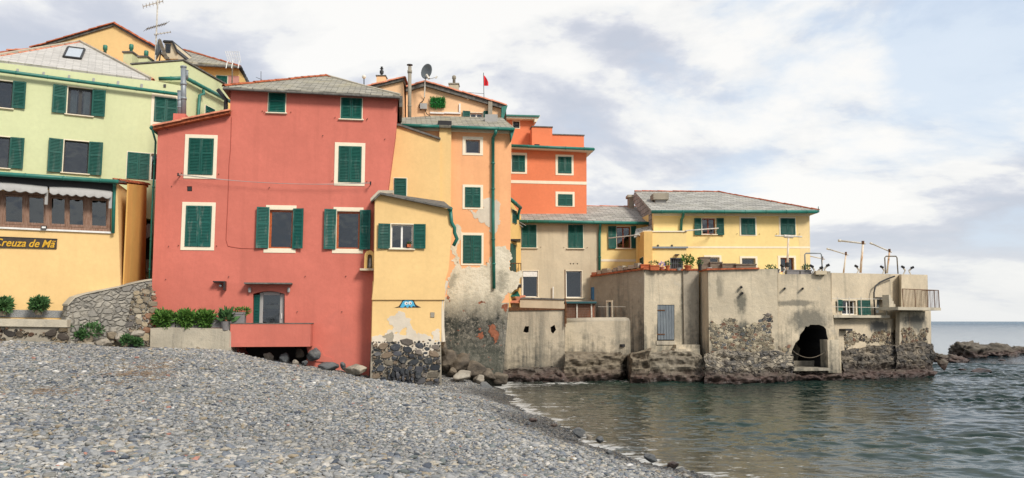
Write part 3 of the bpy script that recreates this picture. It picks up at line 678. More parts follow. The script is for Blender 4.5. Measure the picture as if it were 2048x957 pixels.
# ================================================================ sea
SH = np.array([(p.x, p.y) for p in shore])
def shdist(x, y):
    """signed distance from the shoreline, positive out to sea"""
    best = np.full(x.shape, 1e9); sg = np.ones(x.shape)
    for a, b in zip(SH[:-1], SH[1:]):
        d = b - a; L2 = (d ** 2).sum(); t_ = np.clip(((x - a[0]) * d[0] + (y - a[1]) * d[1]) / L2, 0, 1)
        dx, dy = x - a[0] - t_ * d[0], y - a[1] - t_ * d[1]; r = np.hypot(dx, dy); s_ = np.where(d[0] * dy - d[1] * dx > 0, 1, -1)
        m_ = r < best - 1e-9; best = np.where(m_, r, best); sg = np.where(m_, s_, sg)
    return best * sg
def seafn(N, b):
    p = N.pos(); dsh = N.n('ShaderNodeAttribute', attribute_name='shore').outputs['Fac']; rd = N.n('ShaderNodeAttribute', attribute_name='rockd').outputs['Fac']
    dist = N.sep(p)[1]
    wob = N.noise(N.scl(p, (.5, .8, 1)), .6, 4)
    sh = N.m('ADD', dsh, N.m('MULTIPLY', N.m('SUBTRACT', wob, .5), 4))
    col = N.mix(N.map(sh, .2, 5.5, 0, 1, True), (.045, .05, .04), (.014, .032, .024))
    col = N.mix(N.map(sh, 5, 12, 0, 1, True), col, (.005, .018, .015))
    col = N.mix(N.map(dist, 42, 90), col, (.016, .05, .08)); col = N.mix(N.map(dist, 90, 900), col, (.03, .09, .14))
    fn_ = N.noise(N.scl(p, (.55, 1.5, 1)), 1.7, 8, .68, .9); fn2 = N.noise(N.scl(p, (2.2, 4, 1)), 2.2, 6, .7, .5)
    fm = N.m('ADD', N.m('MULTIPLY', fn_, .65), N.m('MULTIPLY', fn2, .4))
    edge = N.m('ADD', N.m('ADD', N.map(dsh, 0, .55, .13, 0), N.map(dsh, .3, 8, .075, -.07)), N.map(rd, 0, 1, 0, .11))
    lace = N.vor(N.scl(p, (1, 1.6, 1)), 3.5, 'DISTANCE_TO_EDGE'); foam = N.map(N.m('SUBTRACT', N.m('ADD', fm, edge), N.m('MULTIPLY', lace, .25)), .62, .70, 0, .75)
    col = N.mix(foam, col, (.66, .66, .63)); N.set(b.inputs['Base Color'], col); N.set(b.inputs['Roughness'], N.m('ADD', N.map(foam, 0, 1, .05, .65), N.map(dist, 60, 700, 0, .22)))
    a = N.noise(N.scl(p, (.8, 1.7, 1), rot=(0, 0, .22)), 1.7, 3, .55, .5); c_ = N.noise(N.scl(p, (1.0, 2.0, 1), rot=(0, 0, -.3)), 4.4, 3, .6, .4); e = N.noise(N.scl(p, (.25, .8, 1)), .45, 3, .5)
    h = N.m('ADD', N.m('ADD', N.m('MULTIPLY', a, 1.0), N.m('MULTIPLY', c_, .5)), N.m('MULTIPLY', e, 1.2))
    bb_ = N.n('ShaderNodeBump'); N.set(bb_.inputs['Height'], h); bb_.inputs['Strength'].default_value = .3; N.set(bb_.inputs['Distance'], N.map(dist, 30, 600, .05, 1.6)); N.set(b.inputs['Normal'], bb_.outputs[0]); b.inputs['IOR'].default_value = 1.33; b.inputs['Specular IOR Level'].default_value = .33
xs = np.concatenate([-np.geomspace(3, 4000, 40)[::-1], np.linspace(-2.7, 30, 560), np.geomspace(30.5, 5000, 60)]); ys = np.concatenate([np.linspace(-30, 9, 20), np.linspace(9.2, 50, 720), np.geomspace(50.5, 9000, 80)])
def seaz(X, Y):
    rg = np.random.default_rng(5); k = np.clip((90 - Y) / 40, 0, 1); s_ = np.clip(shdist(X, Y) / 4, .3, 1) * (1 + .9 * np.clip((X - .43 * Y) / 5, 0, 1)); Z = np.zeros_like(X)
    gust = .8 + .5 * np.sin(X * .23 + Y * .41 + 1.1 * np.sin(Y * .19)) * np.sin(X * .13 - Y * .29 + .7)
    for i in range(54):
        lam = .18 * (10 ** (i / 53)); th = rg.normal(-1.7, .5); kk = 2 * math.pi / lam; amp = .0052 * lam ** .85; ph = rg.uniform(0, 6.28)
        arg = kk * (X * math.cos(th) + Y * math.sin(th)) + ph + .9 * np.sin(X * .37 + i) + .9 * np.sin(Y * .33 + 2 * i); Z += amp * (np.sin(arg) + .3 * np.cos(2 * arg))
    Z *= gust
    return k * s_ * Z
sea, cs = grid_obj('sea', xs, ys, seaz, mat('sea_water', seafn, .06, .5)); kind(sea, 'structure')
ds = shdist(cs[:, 0], cs[:, 1]); at_ = sea.data.attributes.new('shore', 'FLOAT', 'POINT'); at_.data.foreach_set('value', ds.astype(np.float32))
rd = np.full(len(cs), 99.0)
for x, y, Y, k in ((1060, 760, 36.4, 1.3), (1140, 764, 36.8, 1.5), (1240, 764, 36.6, .8), (1905, 722, 48, 2.2), (1960, 715, 56, 3), (2040, 715, 62, 3), (1010, 770, 35, 1.5), (1960, 742, 42, .8)):
    q = onz(x, y, 0); rd = np.minimum(rd, np.hypot(cs[:, 0] - q.x, cs[:, 1] - q.y) / k)
at2 = sea.data.attributes.new('rockd', 'FLOAT', 'POINT'); at2.data.foreach_set('value', np.clip(1.6 - rd, 0, 1).astype(np.float32))
# ================================================================ pebbles (countless: one object)
def pebbles(name, Y0, Y1, dens, sub, size, seed, sidex=1.12):
    rg = np.random.default_rng(seed); area = (Y1 - Y0) * 44; n = int(area * dens)
    Y = rg.uniform(Y0, Y1, n); X = rg.uniform(-30, 14, n)
    k = (X > -(.64 * sidex) * Y - 2) & (X < .3 * Y + 3); sdv = shdist(X, Y); k &= sdv < .35
    k &= rg.random(n) < np.clip(1.15 - np.clip((Y - 26) / 8, 0, 1) * np.clip((X + 9) / 4, 0, 1) * .8, .2, 1)
    for fac, xa, xb in ((RS, -999, 999),): pass
    line = 27.3 + (X + 17) * .17; k &= Y < np.where(X < -12.5, line, 31.4 + np.clip(X + 3.5, 0, 5) * .9)
    X, Y, sdv = X[k], Y[k], sdv[k]; n = len(X); Z = hgt(X, Y)
    bm = bmesh.new(); bmesh.ops.create_icosphere(bm, subdivisions=sub, radius=1); bv = np.array([v.co[:] for v in bm.verts]); bf = np.array([[v.index for v in f.verts] for f in bm.faces]); bm.free()
    a = size * np.exp(rg.normal(0, .48, n)); a = np.where(rg.random(n) < .03, a * 1.9, a); a = np.clip(a, size * .4, size * 3.6); bb = a * rg.uniform(.5, .9, n); cc = a * rg.uniform(.2, .42, n)
    fine = np.clip((sdv + 2.2) / 2.2, 0, 1) * .35 + np.clip((Y - 25) / 4, 0, 1) * np.clip((X + 6) / 3, 0, 1) * .3 + .14 * np.sin(X * .5 + Y * .9) * np.sin(Y * .4); a *= 1 - fine; bb *= 1 - fine; cc *= 1 - fine
    th = rg.uniform(0, 2 * math.pi, n); tx, ty = rg.normal(0, .24, n), rg.normal(0, .24, n)
    nv = len(bv); P = np.repeat(bv[None], n, 0) * (1 + rg.normal(0, .09, (n, nv, 1))); P = P * np.stack([a, bb, cc], -1)[:, None]
    c, s_ = np.cos(tx)[:, None], np.sin(tx)[:, None]; y, z = P[..., 1] * c - P[..., 2] * s_, P[..., 1] * s_ + P[..., 2] * c
    c, s_ = np.cos(ty)[:, None], np.sin(ty)[:, None]; x, z = P[..., 0] * c + z * s_, -P[..., 0] * s_ + z * c
    c, s_ = np.cos(th)[:, None], np.sin(th)[:, None]; x, y = x * c - y * s_, x * s_ + y * c
    P = np.stack([x + X[:, None], y + Y[:, None], z + (Z + cc * rg.uniform(-.1, .9, n))[:, None]], -1).reshape(-1, 3)
    Fc = (bf[None] + (np.arange(n) * nv)[:, None, None]).reshape(-1, 3)
    pal = np.array([S(*c) for c in ((164, 163, 158), (148, 149, 147), (122, 127, 132), (180, 176, 166), (186, 176, 156), (140, 138, 130), (84, 90, 98), (196, 190, 178), (222, 218, 208), (160, 146, 122), (176, 128, 110), (116, 122, 118))])
    wt = np.array([.22, .21, .14, .13, .07, .1, .04, .045, .008, .04, .003, .06]); ci = rg.choice(len(pal), n, p=wt / wt.sum()); band = 1 + .1 * np.sin(X * .45 + Y * .8 + np.sin(X * .5)) * np.sin(Y * .33 - X * .21); colr = pal[ci] * rg.uniform(.84, 1.12, (n, 1)) * PEB * band[:, None] * np.array([.97, .99, 1.03])
    wetk = np.clip((sdv + 1.5 + .5 * np.sin(X * 1.7 + Y)) / 1.1, 0, 1)[:, None]; colr *= (1 - .66 * wetk)
    colr = np.c_[np.clip(colr, 0, .85), 1 - wetk[:, 0]]
    me = bpy.data.meshes.new(name); me.vertices.add(len(P)); me.vertices.foreach_set('co', P.ravel().astype(np.float32))
    me.loops.add(Fc.size); me.loops.foreach_set('vertex_index', Fc.ravel().astype(np.int32)); me.polygons.add(len(Fc)); me.polygons.foreach_set('loop_start', (np.arange(len(Fc)) * 3).astype(np.int32)); me.polygons.foreach_set('loop_total', np.full(len(Fc), 3, np.int32))
    me.polygons.foreach_set('use_smooth', np.ones(len(Fc), bool)); me.update()
    at = me.color_attributes.new('Col', 'FLOAT_COLOR', 'POINT'); at.data.foreach_set('color', np.repeat(colr, nv, 0).ravel().astype(np.float32))
    return me
def pebfn(N, b):
    p = N.pos(); at = N.n('ShaderNodeAttribute', attribute_name='Col'); n = N.noise(p, 30, 5, .6)
    N.set(b.inputs['Base Color'], N.mix(N.map(n, .3, .7), N.mix(.4, at.outputs['Color'], (0, 0, 0)), at.outputs['Color'])); N.set(b.inputs['Roughness'], N.map(at.outputs['Alpha'], 0, 1, .2, .8))
PM = mat('beach_pebbles', pebfn, .8, .3)
for nm, args in (('pebbles', (7.5, 11.5, 1150, 2, .0235, 1)), ('pebbles', (11.5, 19, 950, 1, .025, 3)), ('pebbles', (19, 32.5, 560, 1, .029, 2))):
    me = pebbles(nm, *args); me.materials.append(PM); o = bpy.data.objects.new(nm, me); COL.objects.link(o); kind(o, 'stuff')
# village ground behind the fronts
g = MB().box(-70, -3, 35.5, 110, -.5, 1.4).box(-3, 19, 42.5, 60, -.5, 1.4); g = g.build('ground', M['conc']); kind(g, 'structure')

rg = random.Random(12); m_ = MB()
for i in range(650):
    t_ = rg.random(); x = lerp(60, 340, t_) + rg.gauss(0, 12); y = lerp(786, 742, t_) + rg.gauss(0, 7.5); q = at(x, y, lerp(17.5, 22.5, t_)); q = onz(x, y, 1.35) if False else q
    for _ in range(4): z_ = gz(q.x, q.y) ; k_ = (CZ - z_) / max(.05, (CZ - q.z)); q = CAM + (q - CAM) * k_
    an = rg.gauss(.3, .7); L = rg.uniform(.06, .22); dv = Vector((math.cos(an), math.sin(an), rg.uniform(-.15, .25))) * L; m_.tube([q + UP * .05, q + UP * .06 + dv * .5 + UP * .01, q + UP * .05 + dv], .006, 3)
kind(m_.build('driftwood_twigs', plain('dry_brown_twigs', (.22, .155, .1), .9, var=.5, sc=6), None, recalc=False), 'stuff')
def wall(parent, fac, outer, mats, holes=(), th=.0, back=None, name='wall', d=0.0, depth=6.0):
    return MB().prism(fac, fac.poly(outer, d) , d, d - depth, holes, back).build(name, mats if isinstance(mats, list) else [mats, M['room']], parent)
def prism(parent, fac, pts, d0, d1, m, name, px=True, **k):
    return MB().prism(fac, fac.poly(pts, d0) if px else pts, d0, d1, **k).build(name, m, parent)
def strip(parent, fac, x0, y0, x1, y1, d0, d1, m, name):
    u0, u1, z0, z1 = fac.rect(x0, y0, x1, y1, d1 if d1 > 0 else 0); return MB().fb(fac, u0, u1, z0, z1, d0, d1).build(name, m, parent)
# ================================================================ restaurant, far left
th_ = thing('restaurant', RS.at(120, 640), 'ochre restaurant building with brown window band, grey awnings and side wall, far left', 'building')
bv = at(285, HOR, 32.6) - RS.at(243, HOR); bv.z = 0
def rsband(y0, y1): return RS.poly([(-140, y0 - 9), (223, y0 + 7), (223, y1 + 5), (-140, y1 - 10)])
hb = RS.poly([(-140, 374), (222, 392), (222, 464), (-140, 448)])
wall(th_, RS, [(-160, 640), (-160, 336), (234, 366), (243, 640)], M['ochre'], [(hb, .35)], back=bv)
wb = MB(); hp = lambda x, t: RS.uz(x, lerp(374 + (x + 140) * .0497, 448 + (x + 140) * .0442, t))
wb.prism(RS, [hp(-139, 0), hp(221, 0), hp(221, .09), hp(-139, .09)], -.06, -.14); wb.prism(RS, [hp(-139, .92), hp(221, .92), hp(221, 1), hp(-139, 1)], -.04, -.14)
for a, b in ((-30, -22), (0, 8), (46, 55), (89, 100), (131, 136), (168, 181), (214, 221)): wb.prism(RS, [hp(a, .09), hp(b, .09), hp(b, .92), hp(a, .92)], -.055, -.14)
win = wb.build('window', M['wood'], th_)
for a, b in ((-22, 0), (8, 46), (55, 89), (100, 131), (136, 168), (181, 214)):
    s = MB(); e = 2.6
    for q in (([hp(a, .1), hp(b, .1), hp(b, .15), hp(a, .15)]), ([hp(a, .84), hp(b, .84), hp(b, .91), hp(a, .91)]), ([hp(a, .15), hp(a + e, .15), hp(a + e, .84), hp(a, .84)]), ([hp(b - e, .15), hp(b, .15), hp(b, .84), hp(b - e, .84)])): s.prism(RS, q, -.075, -.11)
    s.build('sash', M['wood'], win)
    MB().prism(RS, [hp(a + e, .15), hp(b - e, .15), hp(b - e, .84), hp(a + e, .84)], -.09, -.095).build('pane', M['glass'], win)
MB().prism(RS, RS.poly([(-140, 448), (224, 464), (224, 467.5), (-140, 451.5)], .06), .07, -.05).build('sill', M['white'], th_)
gutter(th_, [RS.at(-150, 338, .45), RS.at(237, 364, .45)], .075)
rf = MB(); rf.slab([RS.at(-150, 335, .45), RS.at(237, 361, .45), RS.at(237, 361, .45) + bv + UP * .6, RS.at(-150, 335, .45) + bv + UP * .6], .08); rf.build('roof', M['slateedge'], th_)
MB().prism(RS, RS.poly([(-150, 341), (232, 367), (232, 384), (-150, 366)]), .03, .005).build('eave_strip', M['iron'], th_)  # near-black strip on the wall: the shade under the eave as a piece
downpipe(th_, [RS.at(229, 366, .4), RS.at(229, 372, .14), RS.at(228, 396, .14), RS.at(226, 467, .14)], .06)
for (xa, xb) in ((-60, 95), (99, 223)):
    mb = MB(); n = 40; top = []; mid = []; bot = []
    for i in range(n + 1):
        x = lerp(xa, xb, i / n); y0 = 349 + x * .072; ph = abs(math.sin(math.pi * i / n * 7)); sag = 2.5 * math.sin(math.pi * i / n)
        top.append(RS.at(x, y0 + 17 - sag, .06)); mid.append(RS.at(x, y0 + 23 - sag * .8, .55)); bot.append(RS.at(x, y0 + 29 + 4 * ph, .56 + .012 * math.sin(i * 1.9)))
    vs = top + mid + bot; fs = [(r * (n + 1) + i, r * (n + 1) + i + 1, (r + 1) * (n + 1) + i + 1, (r + 1) * (n + 1) + i) for r in range(2) for i in range(n)]
    mb.add(vs, fs); mb.add([v - UP * .012 + RS.N * -.012 for v in vs], fs)
    aw = mb.build('awning', M['canvas'], th_, True)
    if xb < 230: strip(aw, RS, xb - 6, lerp(372, 388, xb / 223), xb + 1, lerp(400, 416, xb / 223), .35, .42, M['canvas'], 'hanging_strap') if False else MB().fb(RS, *RS.rect(xb - 5, 378 + xb * .03, xb + 1, 404 + xb * .06, .4), .36, .42).build('hanging_strap', M['canvas'], th_)
MB().prism(RS, RS.poly([(-160, 616), (134, 622), (134, 636), (-160, 634)]), .03, 0).build('plinth', M['plinth'], th_)
RSs = Fac(240, 28.75, 288, 32.7); MB().prism(RSs, RSs.poly([(243, 640), (255.5, 368), (292, 372), (288, 640)]), .03, -.02).build('side_wall', M['ochre3'], th_)  # darker than the front: alley shade is in this wall's colour
tl = MB(); tiles(tl, [at(236, 360, 28.9), at(297, 368, 32.5)], .11, .2); tl.slab([at(236, 363, 28.9), at(297, 371, 32.6), at(290, 364, 33), at(225, 356, 29.3)], .1); tl.build('roof_tiles', M['terra2'], th_)
fl = MB().fb(RS, *RS.rect(82, 452, 93, 459, .1), 0, .14).build('floodlight', M['iron'], th_); MB().fb(RS, *RS.rect(83.5, 453.5, 91.5, 457, .15), .14, .15).build('lens', M['white'], fl)
sg = thing('sign', RS.at(55, 497, .03), 'dark brown sign board with yellow script lettering on the ochre restaurant wall', 'sign')
MB().prism(RS, RS.poly([(-60, 472), (114, 479), (113, 498), (-60, 494)], .05), .05, .01).build('board', M['signboard'], sg)
MB().prism(RS, RS.poly([(-60, 471), (114.5, 478), (114.5, 479.5), (-60, 472.5)], .06), .062, .02).build('frame', M['iron'], sg)
fc = bpy.data.curves.new('lettering', 'FONT'); fc.body = 'Creuza de M\u00e4'; fc.size = .40; fc.shear = .32; fc.extrude = .006; fc.offset = .006; fc.space_character = 1.02; fc.space_word = .8; fc.materials.append(M['gold'])
fo = bpy.data.objects.new('lettering', fc); COL.objects.link(fo); fo.parent = sg
bpy.context.view_layer.update(); tw = fo.dimensions.x; me_ = bpy.data.meshes.new_from_object(fo); bpy.data.objects.remove(fo); fo = bpy.data.objects.new('lettering', me_); COL.objects.link(fo); fo.parent = sg
e0 = RS.at(-14, 492.0, .06); e1 = RS.at(108, 495.0, .06); dirn = (e1 - e0); sc_ = dirn.length / max(tw, .1)
fo.location = e0 - ORI['sign']; fo.rotation_euler = (math.pi / 2, 0, math.atan2(RS.U.y, RS.U.x)); fo.scale = (sc_, .92, 1)
# ledge and stone ramp walls under it
lw = thing('low_stone_wall', LD.at(60, 688), 'low rough rubble wall topped by a concrete ledge below the restaurant', 'wall')
MB().prism(LD, LD.poly([(-200, 720), (-200, 634), (134, 641), (136, 710)]), 0, -2.0).build('core', M['mortar'], lw)
MB().prism(LD, LD.poly([(-200, 634), (134, 640), (134, 655), (-200, 650)], .1), .1, -2.2).build('ledge', M['conc_c'], lw)
stonework(MB(), LD, LD.poly([(-120, 700), (-120, 652), (132, 657), (134, 700)]), .0, .15, BRNST, 5, 1.5, .08).build('stonework', M['stone'], lw)
rw = thing('rubble_ramp_wall', RW.at(220, 690), 'curved rubble stone wall rising between the restaurant and the red house', 'wall')
top = [(136, 612), (150, 597), (168, 590), (200, 583), (240, 575), (275, 566), (304, 561)]
MB().prism(RW, RW.poly([(128, 720), (130, 650)] + top + [(306, 720)]), 0, -.5).build('core', rubblemat('ramp_wall_rubble', (.33, .31, .265), (.25, .24, .215), (.40, .375, .315), 3.6), rw)
mb = MB(); stonework(mb, RW, RW.poly([(255, 668), (262, 600), (285, 578), (303, 567), (305, 700), (250, 700)]), .0, .13, MIXST, 8, 1.5, .05)
stonework(mb, RW, RW.poly([(132, 712), (150, 672), (200, 680), (262, 672), (305, 668), (305, 712)]), .02, .2, MIXST, 9, 1.7, .07); mb.build('stonework', M['stone'], rw)
rp = random.Random(3); MB().prism(RW, RW.poly(top + [(x, y - 2.5 + rp.uniform(-1, 1)) for x, y in top[::-1]], .05), .04, -.55).build('coping', M['conc_c'], rw)
gp = MB().prism(LD, LD.poly([(129, 641), (133, 603), (141, 603), (139, 641)], .0), -.3, -.55); gp = gp.build('gate_post', M['oldwood'], None); tag(gp, 'short leaning weathered post at the end of the restaurant ledge', 'post')
for k, (x, y, rr, sd_) in enumerate(((5, 632, .25, 3), (77, 630, .25, 4))):
    b = LD.at(x, y, -.5); th2 = thing('potted_shrub', b, ('round spiky shrub in a small pot at the far left edge of the photo', 'round spiky shrub in a small pot left of the weathered post')[k], 'plant', 'shrubs along the restaurant ledge')
    MB().lathe(b, [(.10, 0), (.13, .16), (.12, .16), (.11, .13)], 12).build('pot', M['oldwood'], th2)
    foliage(MB(), b + UP * .36, (rr * .85, rr * .85, rr * .75), 700, .15, sd_).build('foliage', M['leafd'], th2, recalc=False)
# rocks and tufts in front of them
for i, (x, y, w_, h_, mt) in enumerate(((122, 683, 34, 26, 'rockpale'), (160, 690, 60, 20, 'rockpale'), (205, 686, 34, 30, 'rockpale'), (240, 676, 26, 24, 'rockpale'), (275, 668, 36, 14, 'rockpale'), (180, 664, 60, 22, 'rockpale'), (268, 688, 44, 22, 'rockgrey'), (176, 697, 30, 8, 'rockpale'))):
    q = at(x, y, 27.0 + x * .006); rock(q, (w_ / 2 / 1600 * 28.5, .35, h_ / 2 / 1600 * 28.5), 20 + i, M[mt], 'rock', ('pointed grey rock at the left end of the rocks below the ramp wall', 'long flat pale slab low on the pebbles below the ramp wall', 'upright pale boulder at the foot of the ramp wall', 'blocky pale rock right of the upright boulder', 'flat orange-beige stone slab near the red house corner', 'wide pale rock behind the grass tuft', 'grey rock under the flat beige slab', 'small flat stone lying on the pebbles in front of the rocks')[i], group='rocks below the ramp wall')
for i, (x, y, r_) in enumerate(((133, 655, .18), (182, 660, .3), (158, 672, .16), (255, 681, .17), (275, 685, .12))):
    q = at(x, y, 26.9 + x * .005); f = foliage(MB(), q, (r_ * 1.2, r_ * .8, r_ * .75), 350, .11, 40 + i, .8).build('weed_tuft', M['leafd'], None, recalc=False)
    tag(f, ('small green weed tuft at the right end of the low stone wall', 'largest green weed tuft growing among the pale rocks', 'small weed tuft just left of the largest tuft', 'rounded green tuft low between two rocks', 'small dark green tuft beside the grey rock')[i], 'plant', 'weeds among the rocks')
# ================================================================ pale green house
th_ = thing('pale_green_house', GH.at(150, HOR), 'pale green three storey house with green shutters behind the restaurant', 'building'); hs = []
K = dict(fac=GH)
hs += H(window(th_, GH, opening=(-22, 161, 25, 216), shut=[(25, 164, 52, 218)], fm=M['iron'], sill=1, hooks=False),
        window(th_, GH, opening=(135, 176, 185, 231), shut=[(105, 171, 133, 227), (184, 181, 211, 234)], fm=M['iron'], cols=2, sill=1, curtain=1, hooks=False, fw=.09),
        window(th_, GH, opening=(-25, 273, 19, 336), shut=[(19, 276, 48, 338)], fm=M['iron'], sill=1, hooks=False),
        window(th_, GH, opening=(127, 282, 177, 347), shut=[(96, 278, 125, 345), (177, 285, 205, 351)], fm=M['iron'], sill=1, hooks=False),
        window(th_, GH, opening=(301, 308, 316, 361), fm=M['white'], hooks=False))
window(th_, GH, leaf=(254, 306, 299, 359), hooks=False)
window(th_, GH, leaf=(308, 196, 355, 246), surround=(302, 190, 361, 254), hooks=False)
dk = GH.poly([(288, 545), (288, 436), (306, 440), (306, 545)])
wall(th_, GH, [(-200, 680), (-200, 98), (0, 121), (280, 157), (361, 172), (361, 680)], M['green'], [(h, d_) for h, d_ in hs] + [(dk, .8)], depth=4)
MB().prism(GH, GH.poly([(286, 458), (296, 448), (306, 450), (306, 470), (292, 478)], .3), .3, .28).build('small_awning', M['canvas'], th_)
MB().fb(GH, *GH.rect(286, 520, 308, 545, .02), 0, .25).build('doorstep', M['mortar'], th_)
gutter(th_, [GH.at(-120, 126, .25), GH.at(0, 142, .25), GH.at(356, 189, .25)], .075)
for i, x in enumerate((35, 87, 138, 187, 236, 283)): MB().fb(GH, *GH.rect(x - 2, 134 + x * .122, x + 2.5, 143 + x * .122, .02), -.01, .06).build('vent', M['canvas'], th_)
MB().fb(GH, *GH.rect(327, 169, 332, 175, .02), -.01, .04).build('vent', M['iron'], th_)
pk = at(160, 84, 36.5); la = GH.at(-30, 117); ra = GH.at(302, 158)
sr = MB(); sr.slab([la, ra, pk], .1, uvdir=Vector((ra.x - la.x, ra.y - la.y, 0))); sr.build('roof', M['slatep'], th_)
bk2 = Vector((0, 8, 0)); br_ = MB(); br_.slab([la, pk, pk + bk2 + UP * .1, la + bk2 * 1.1 - UP * .3], .1); br_.slab([pk, ra, ra + bk2 + UP * .3, pk + bk2 + UP * .1], .1); br_.build('back_roof', M['terra2'], th_)
tiles(tiles(MB(), [la + UP * .06 + Vector((0, .15, 0)), pk + UP * .06 + Vector((0, .15, 0))], .11, .36), [pk + UP * .05 + Vector((0, .15, 0)), ra + UP * .05 + Vector((0, .15, 0))], .11, .36).build('roof_tiles', M['terra'], th_)
tl = MB(); tl.tube([la + Vector((0, -.05, .02)), pk + Vector((0, -.05, .02)), ra + Vector((0, -.05, .02))], .06, 6); tl.build('hip_flashing', M['conc_c'], th_)
# skylight lying in the slate slope
e = (ra - la).normalized(); nn = e.cross(pk - la).normalized(); nn = nn if nn.z > 0 else -nn; g_ = nn.cross(e)
def on_roof(px, py, off=0):
    r_ = ray(px, py); t_ = (la - CAM).dot(nn) / r_.dot(nn); return CAM + r_ * t_ + nn * off
q = [on_roof(*p) for p in ((127, 116), (161, 120), (169, 101), (136, 97))]
sk = MB(); 
for i in range(4):
    a, b = q[i], q[(i + 1) % 4]; sk.tube([a + nn * .05, b + nn * .05], .055, 4)
skl = sk.build('skylight', M['iron'], th_); MB().add([p + nn * .06 for p in q] + [p - nn * .02 for p in q], [(0, 1, 2, 3), (7, 6, 5, 4), (0, 4, 5, 1), (1, 5, 6, 2), (2, 6, 7, 3), (3, 7, 4, 0)]).build('pane', M['skypane'], skl)
# raised corner block with flat roof
ub = MB(); sb = at(458, HOR, 38.6) - GU.at(365, HOR); sb.z = 0
ub.prism(GU, GU.poly([(262, 680), (262, 131), (366, 123), (366, 680)]), 0, -4, back=sb).build('corner_block', M['green'], th_)
cpg = MB(); c0, c1 = GU.at(260, 129, .05), GU.at(368, 121, .05); cpg.box6(c0, c1 - c0, sb, UP * .06).build('coping', M['slateedge'], th_)
gutter(th_, [GU.at(318, 158, .2), GU.at(366, 157, .25)], .09); p1 = GU.at(366, 157, .1) + Vector((.15, 0, 0)); gutter(th_, [p1, p1 + sb * .97], .09)
g0 = p1 + sb * .35; downpipe(th_, [g0 - UP * .1, g0 - UP * .3 + Vector((.02, .05, 0)), g0 - UP * .45 - sb * .07, g0 - UP * 3 - sb * .09], .07)
sf = Fac(366, 34.7, 458, 38.6); window(th_, sf, leaf=(410, 215, 428, 240), single=True, hooks=False)
# ================================================================ things on the far left roofs
th_ = thing('ochre_gabled_house', at(200, 200, 39), 'ochre gable end with terracotta edge tiles rising behind the pale green house', 'building')
OG = Fac(60, 39, 330, 39.6)
wall(th_, OG, [(60, 300), (60, 99), (228, 49), (308, 92), (334, 140), (334, 300)], M['ochre'])
a, b, c_ = OG.at(60, 97, .1), OG.at(228, 47, .1), OG.at(312, 95, .1)
rf = MB(); rf.slab([a, b, b + Vector((0, 6, 0)), a + Vector((0, 6, 0))], .12).slab([b, c_, c_ + Vector((0, 6, 0)), b + Vector((0, 6, 0))], .12).build('roof', M['slateedge'], th_)
tiles(tiles(MB(), [a + UP * .05, b + UP * .05], .1, .4, 2), [b + UP * .05, c_ + UP * .05], .1, .4, 3).build('roof_tiles', M['terra2'], th_)
t2 = thing('low_tiled_roof_house', at(20, 110, 40), 'low terracotta tiled roof edge at the far left behind the slate gable', 'building')
mb = MB(); mb.slab([at(-40, 125, 37), at(80, 97, 37.5), at(90, 92, 42), at(-40, 108, 42)], .15); mb.build('roof', M['terra2'], t2)
MB().box(*(lambda p, q: (p.x, q.x, 38, 44, 9, p.z - .3))(at(-40, 120, 38), at(60, 120, 38))).build('wall', M['salmon'], t2)
tiles(tiles(MB(), [at(-40, 125, 36.9), at(62, 100, 37.4)], .11, .38), [at(15, 100, 41), at(62, 99, 41)], .11, .35).build('roof_tiles', M['terra'], t2)
for i, (x, y0, y1, bx, Y) in enumerate(((210, 92, 104, 0, 37.2), (262, 90, 108, 1, 36.2), (292, 103, 117, 1, 35.6))):
    t2 = thing('chimney', at(x, y1, Y), ('small teal metal flue just left of centre on the slate gable ridge', 'teal metal flue on a pale green block, left of its pair', 'teal metal flue on a low pale green block beside the antenna mast')[i], 'chimney', 'teal flues on the green house roof')
    s = Y / 1600; p = at(x, y1, Y)
    MB().lathe(p - UP * .1, [(3 * s, 0), (3 * s, (y1 - y0) * s - .1), (4.3 * s, (y1 - y0) * s - .08), (4.3 * s, (y1 - y0) * s + .12), (3.5 * s, (y1 - y0) * s + .14)], 14).build('flue', M['greenflue'], t2, True)
    if bx:
        MB().box(p.x - 9 * s, p.x + 9 * s, p.y - .3, p.y + .4, p.z - 1.2, p.z - .02).build('base', M['green'], t2)
        MB().box(p.x - 11 * s, p.x + 11 * s, p.y - .36, p.y + .46, p.z - .06, p.z + .01).build('cap', M['slateedge'], t2)
# antenna mast
def yagi(mb, c, ax, n, L, el, r=.012):
    ax = ax.normalized(); sd2 = ax.cross(UP).normalized(); mb.tube([c - ax * L / 2, c + ax * L / 2], r * 1.3, 5)
    for i in range(n): p = c + ax * lerp(-L / 2, L / 2, i / (n - 1)); mb.tube([p - sd2 * el, p + sd2 * el], r * .6, 4)
t2 = thing('antenna_mast', at(312, 130, 35.5), 'tall thin antenna mast with several aerials, top cut by the photo edge', 'antenna')
MB().tube([at(310, 135, 35.5), at(316, -12, 35.5)], .035, 8).build('mast', M['offwhite'], t2)
m_ = MB(); yagi(m_, at(306, 8, 35.5), Vector((1, .4, .5)), 7, .9, .28, .02); m_.build('aerial', M['offwhite'], t2)
m_ = MB(); yagi(m_, at(313, 53, 35.5), Vector((1, .9, .75)), 9, 1.0, .38, .018); m_.build('aerial', M['oldwood'], t2)
m_ = MB(); yagi(m_, at(325, 67, 35.5), Vector((1, .3, .3)), 6, .7, .15, .018); m_.build('aerial', M['offwhite'], t2)
t2 = thing('satellite_dish', at(322, 120, 35.8), 'satellite dish seen almost edge on beside the antenna mast', 'satellite dish')
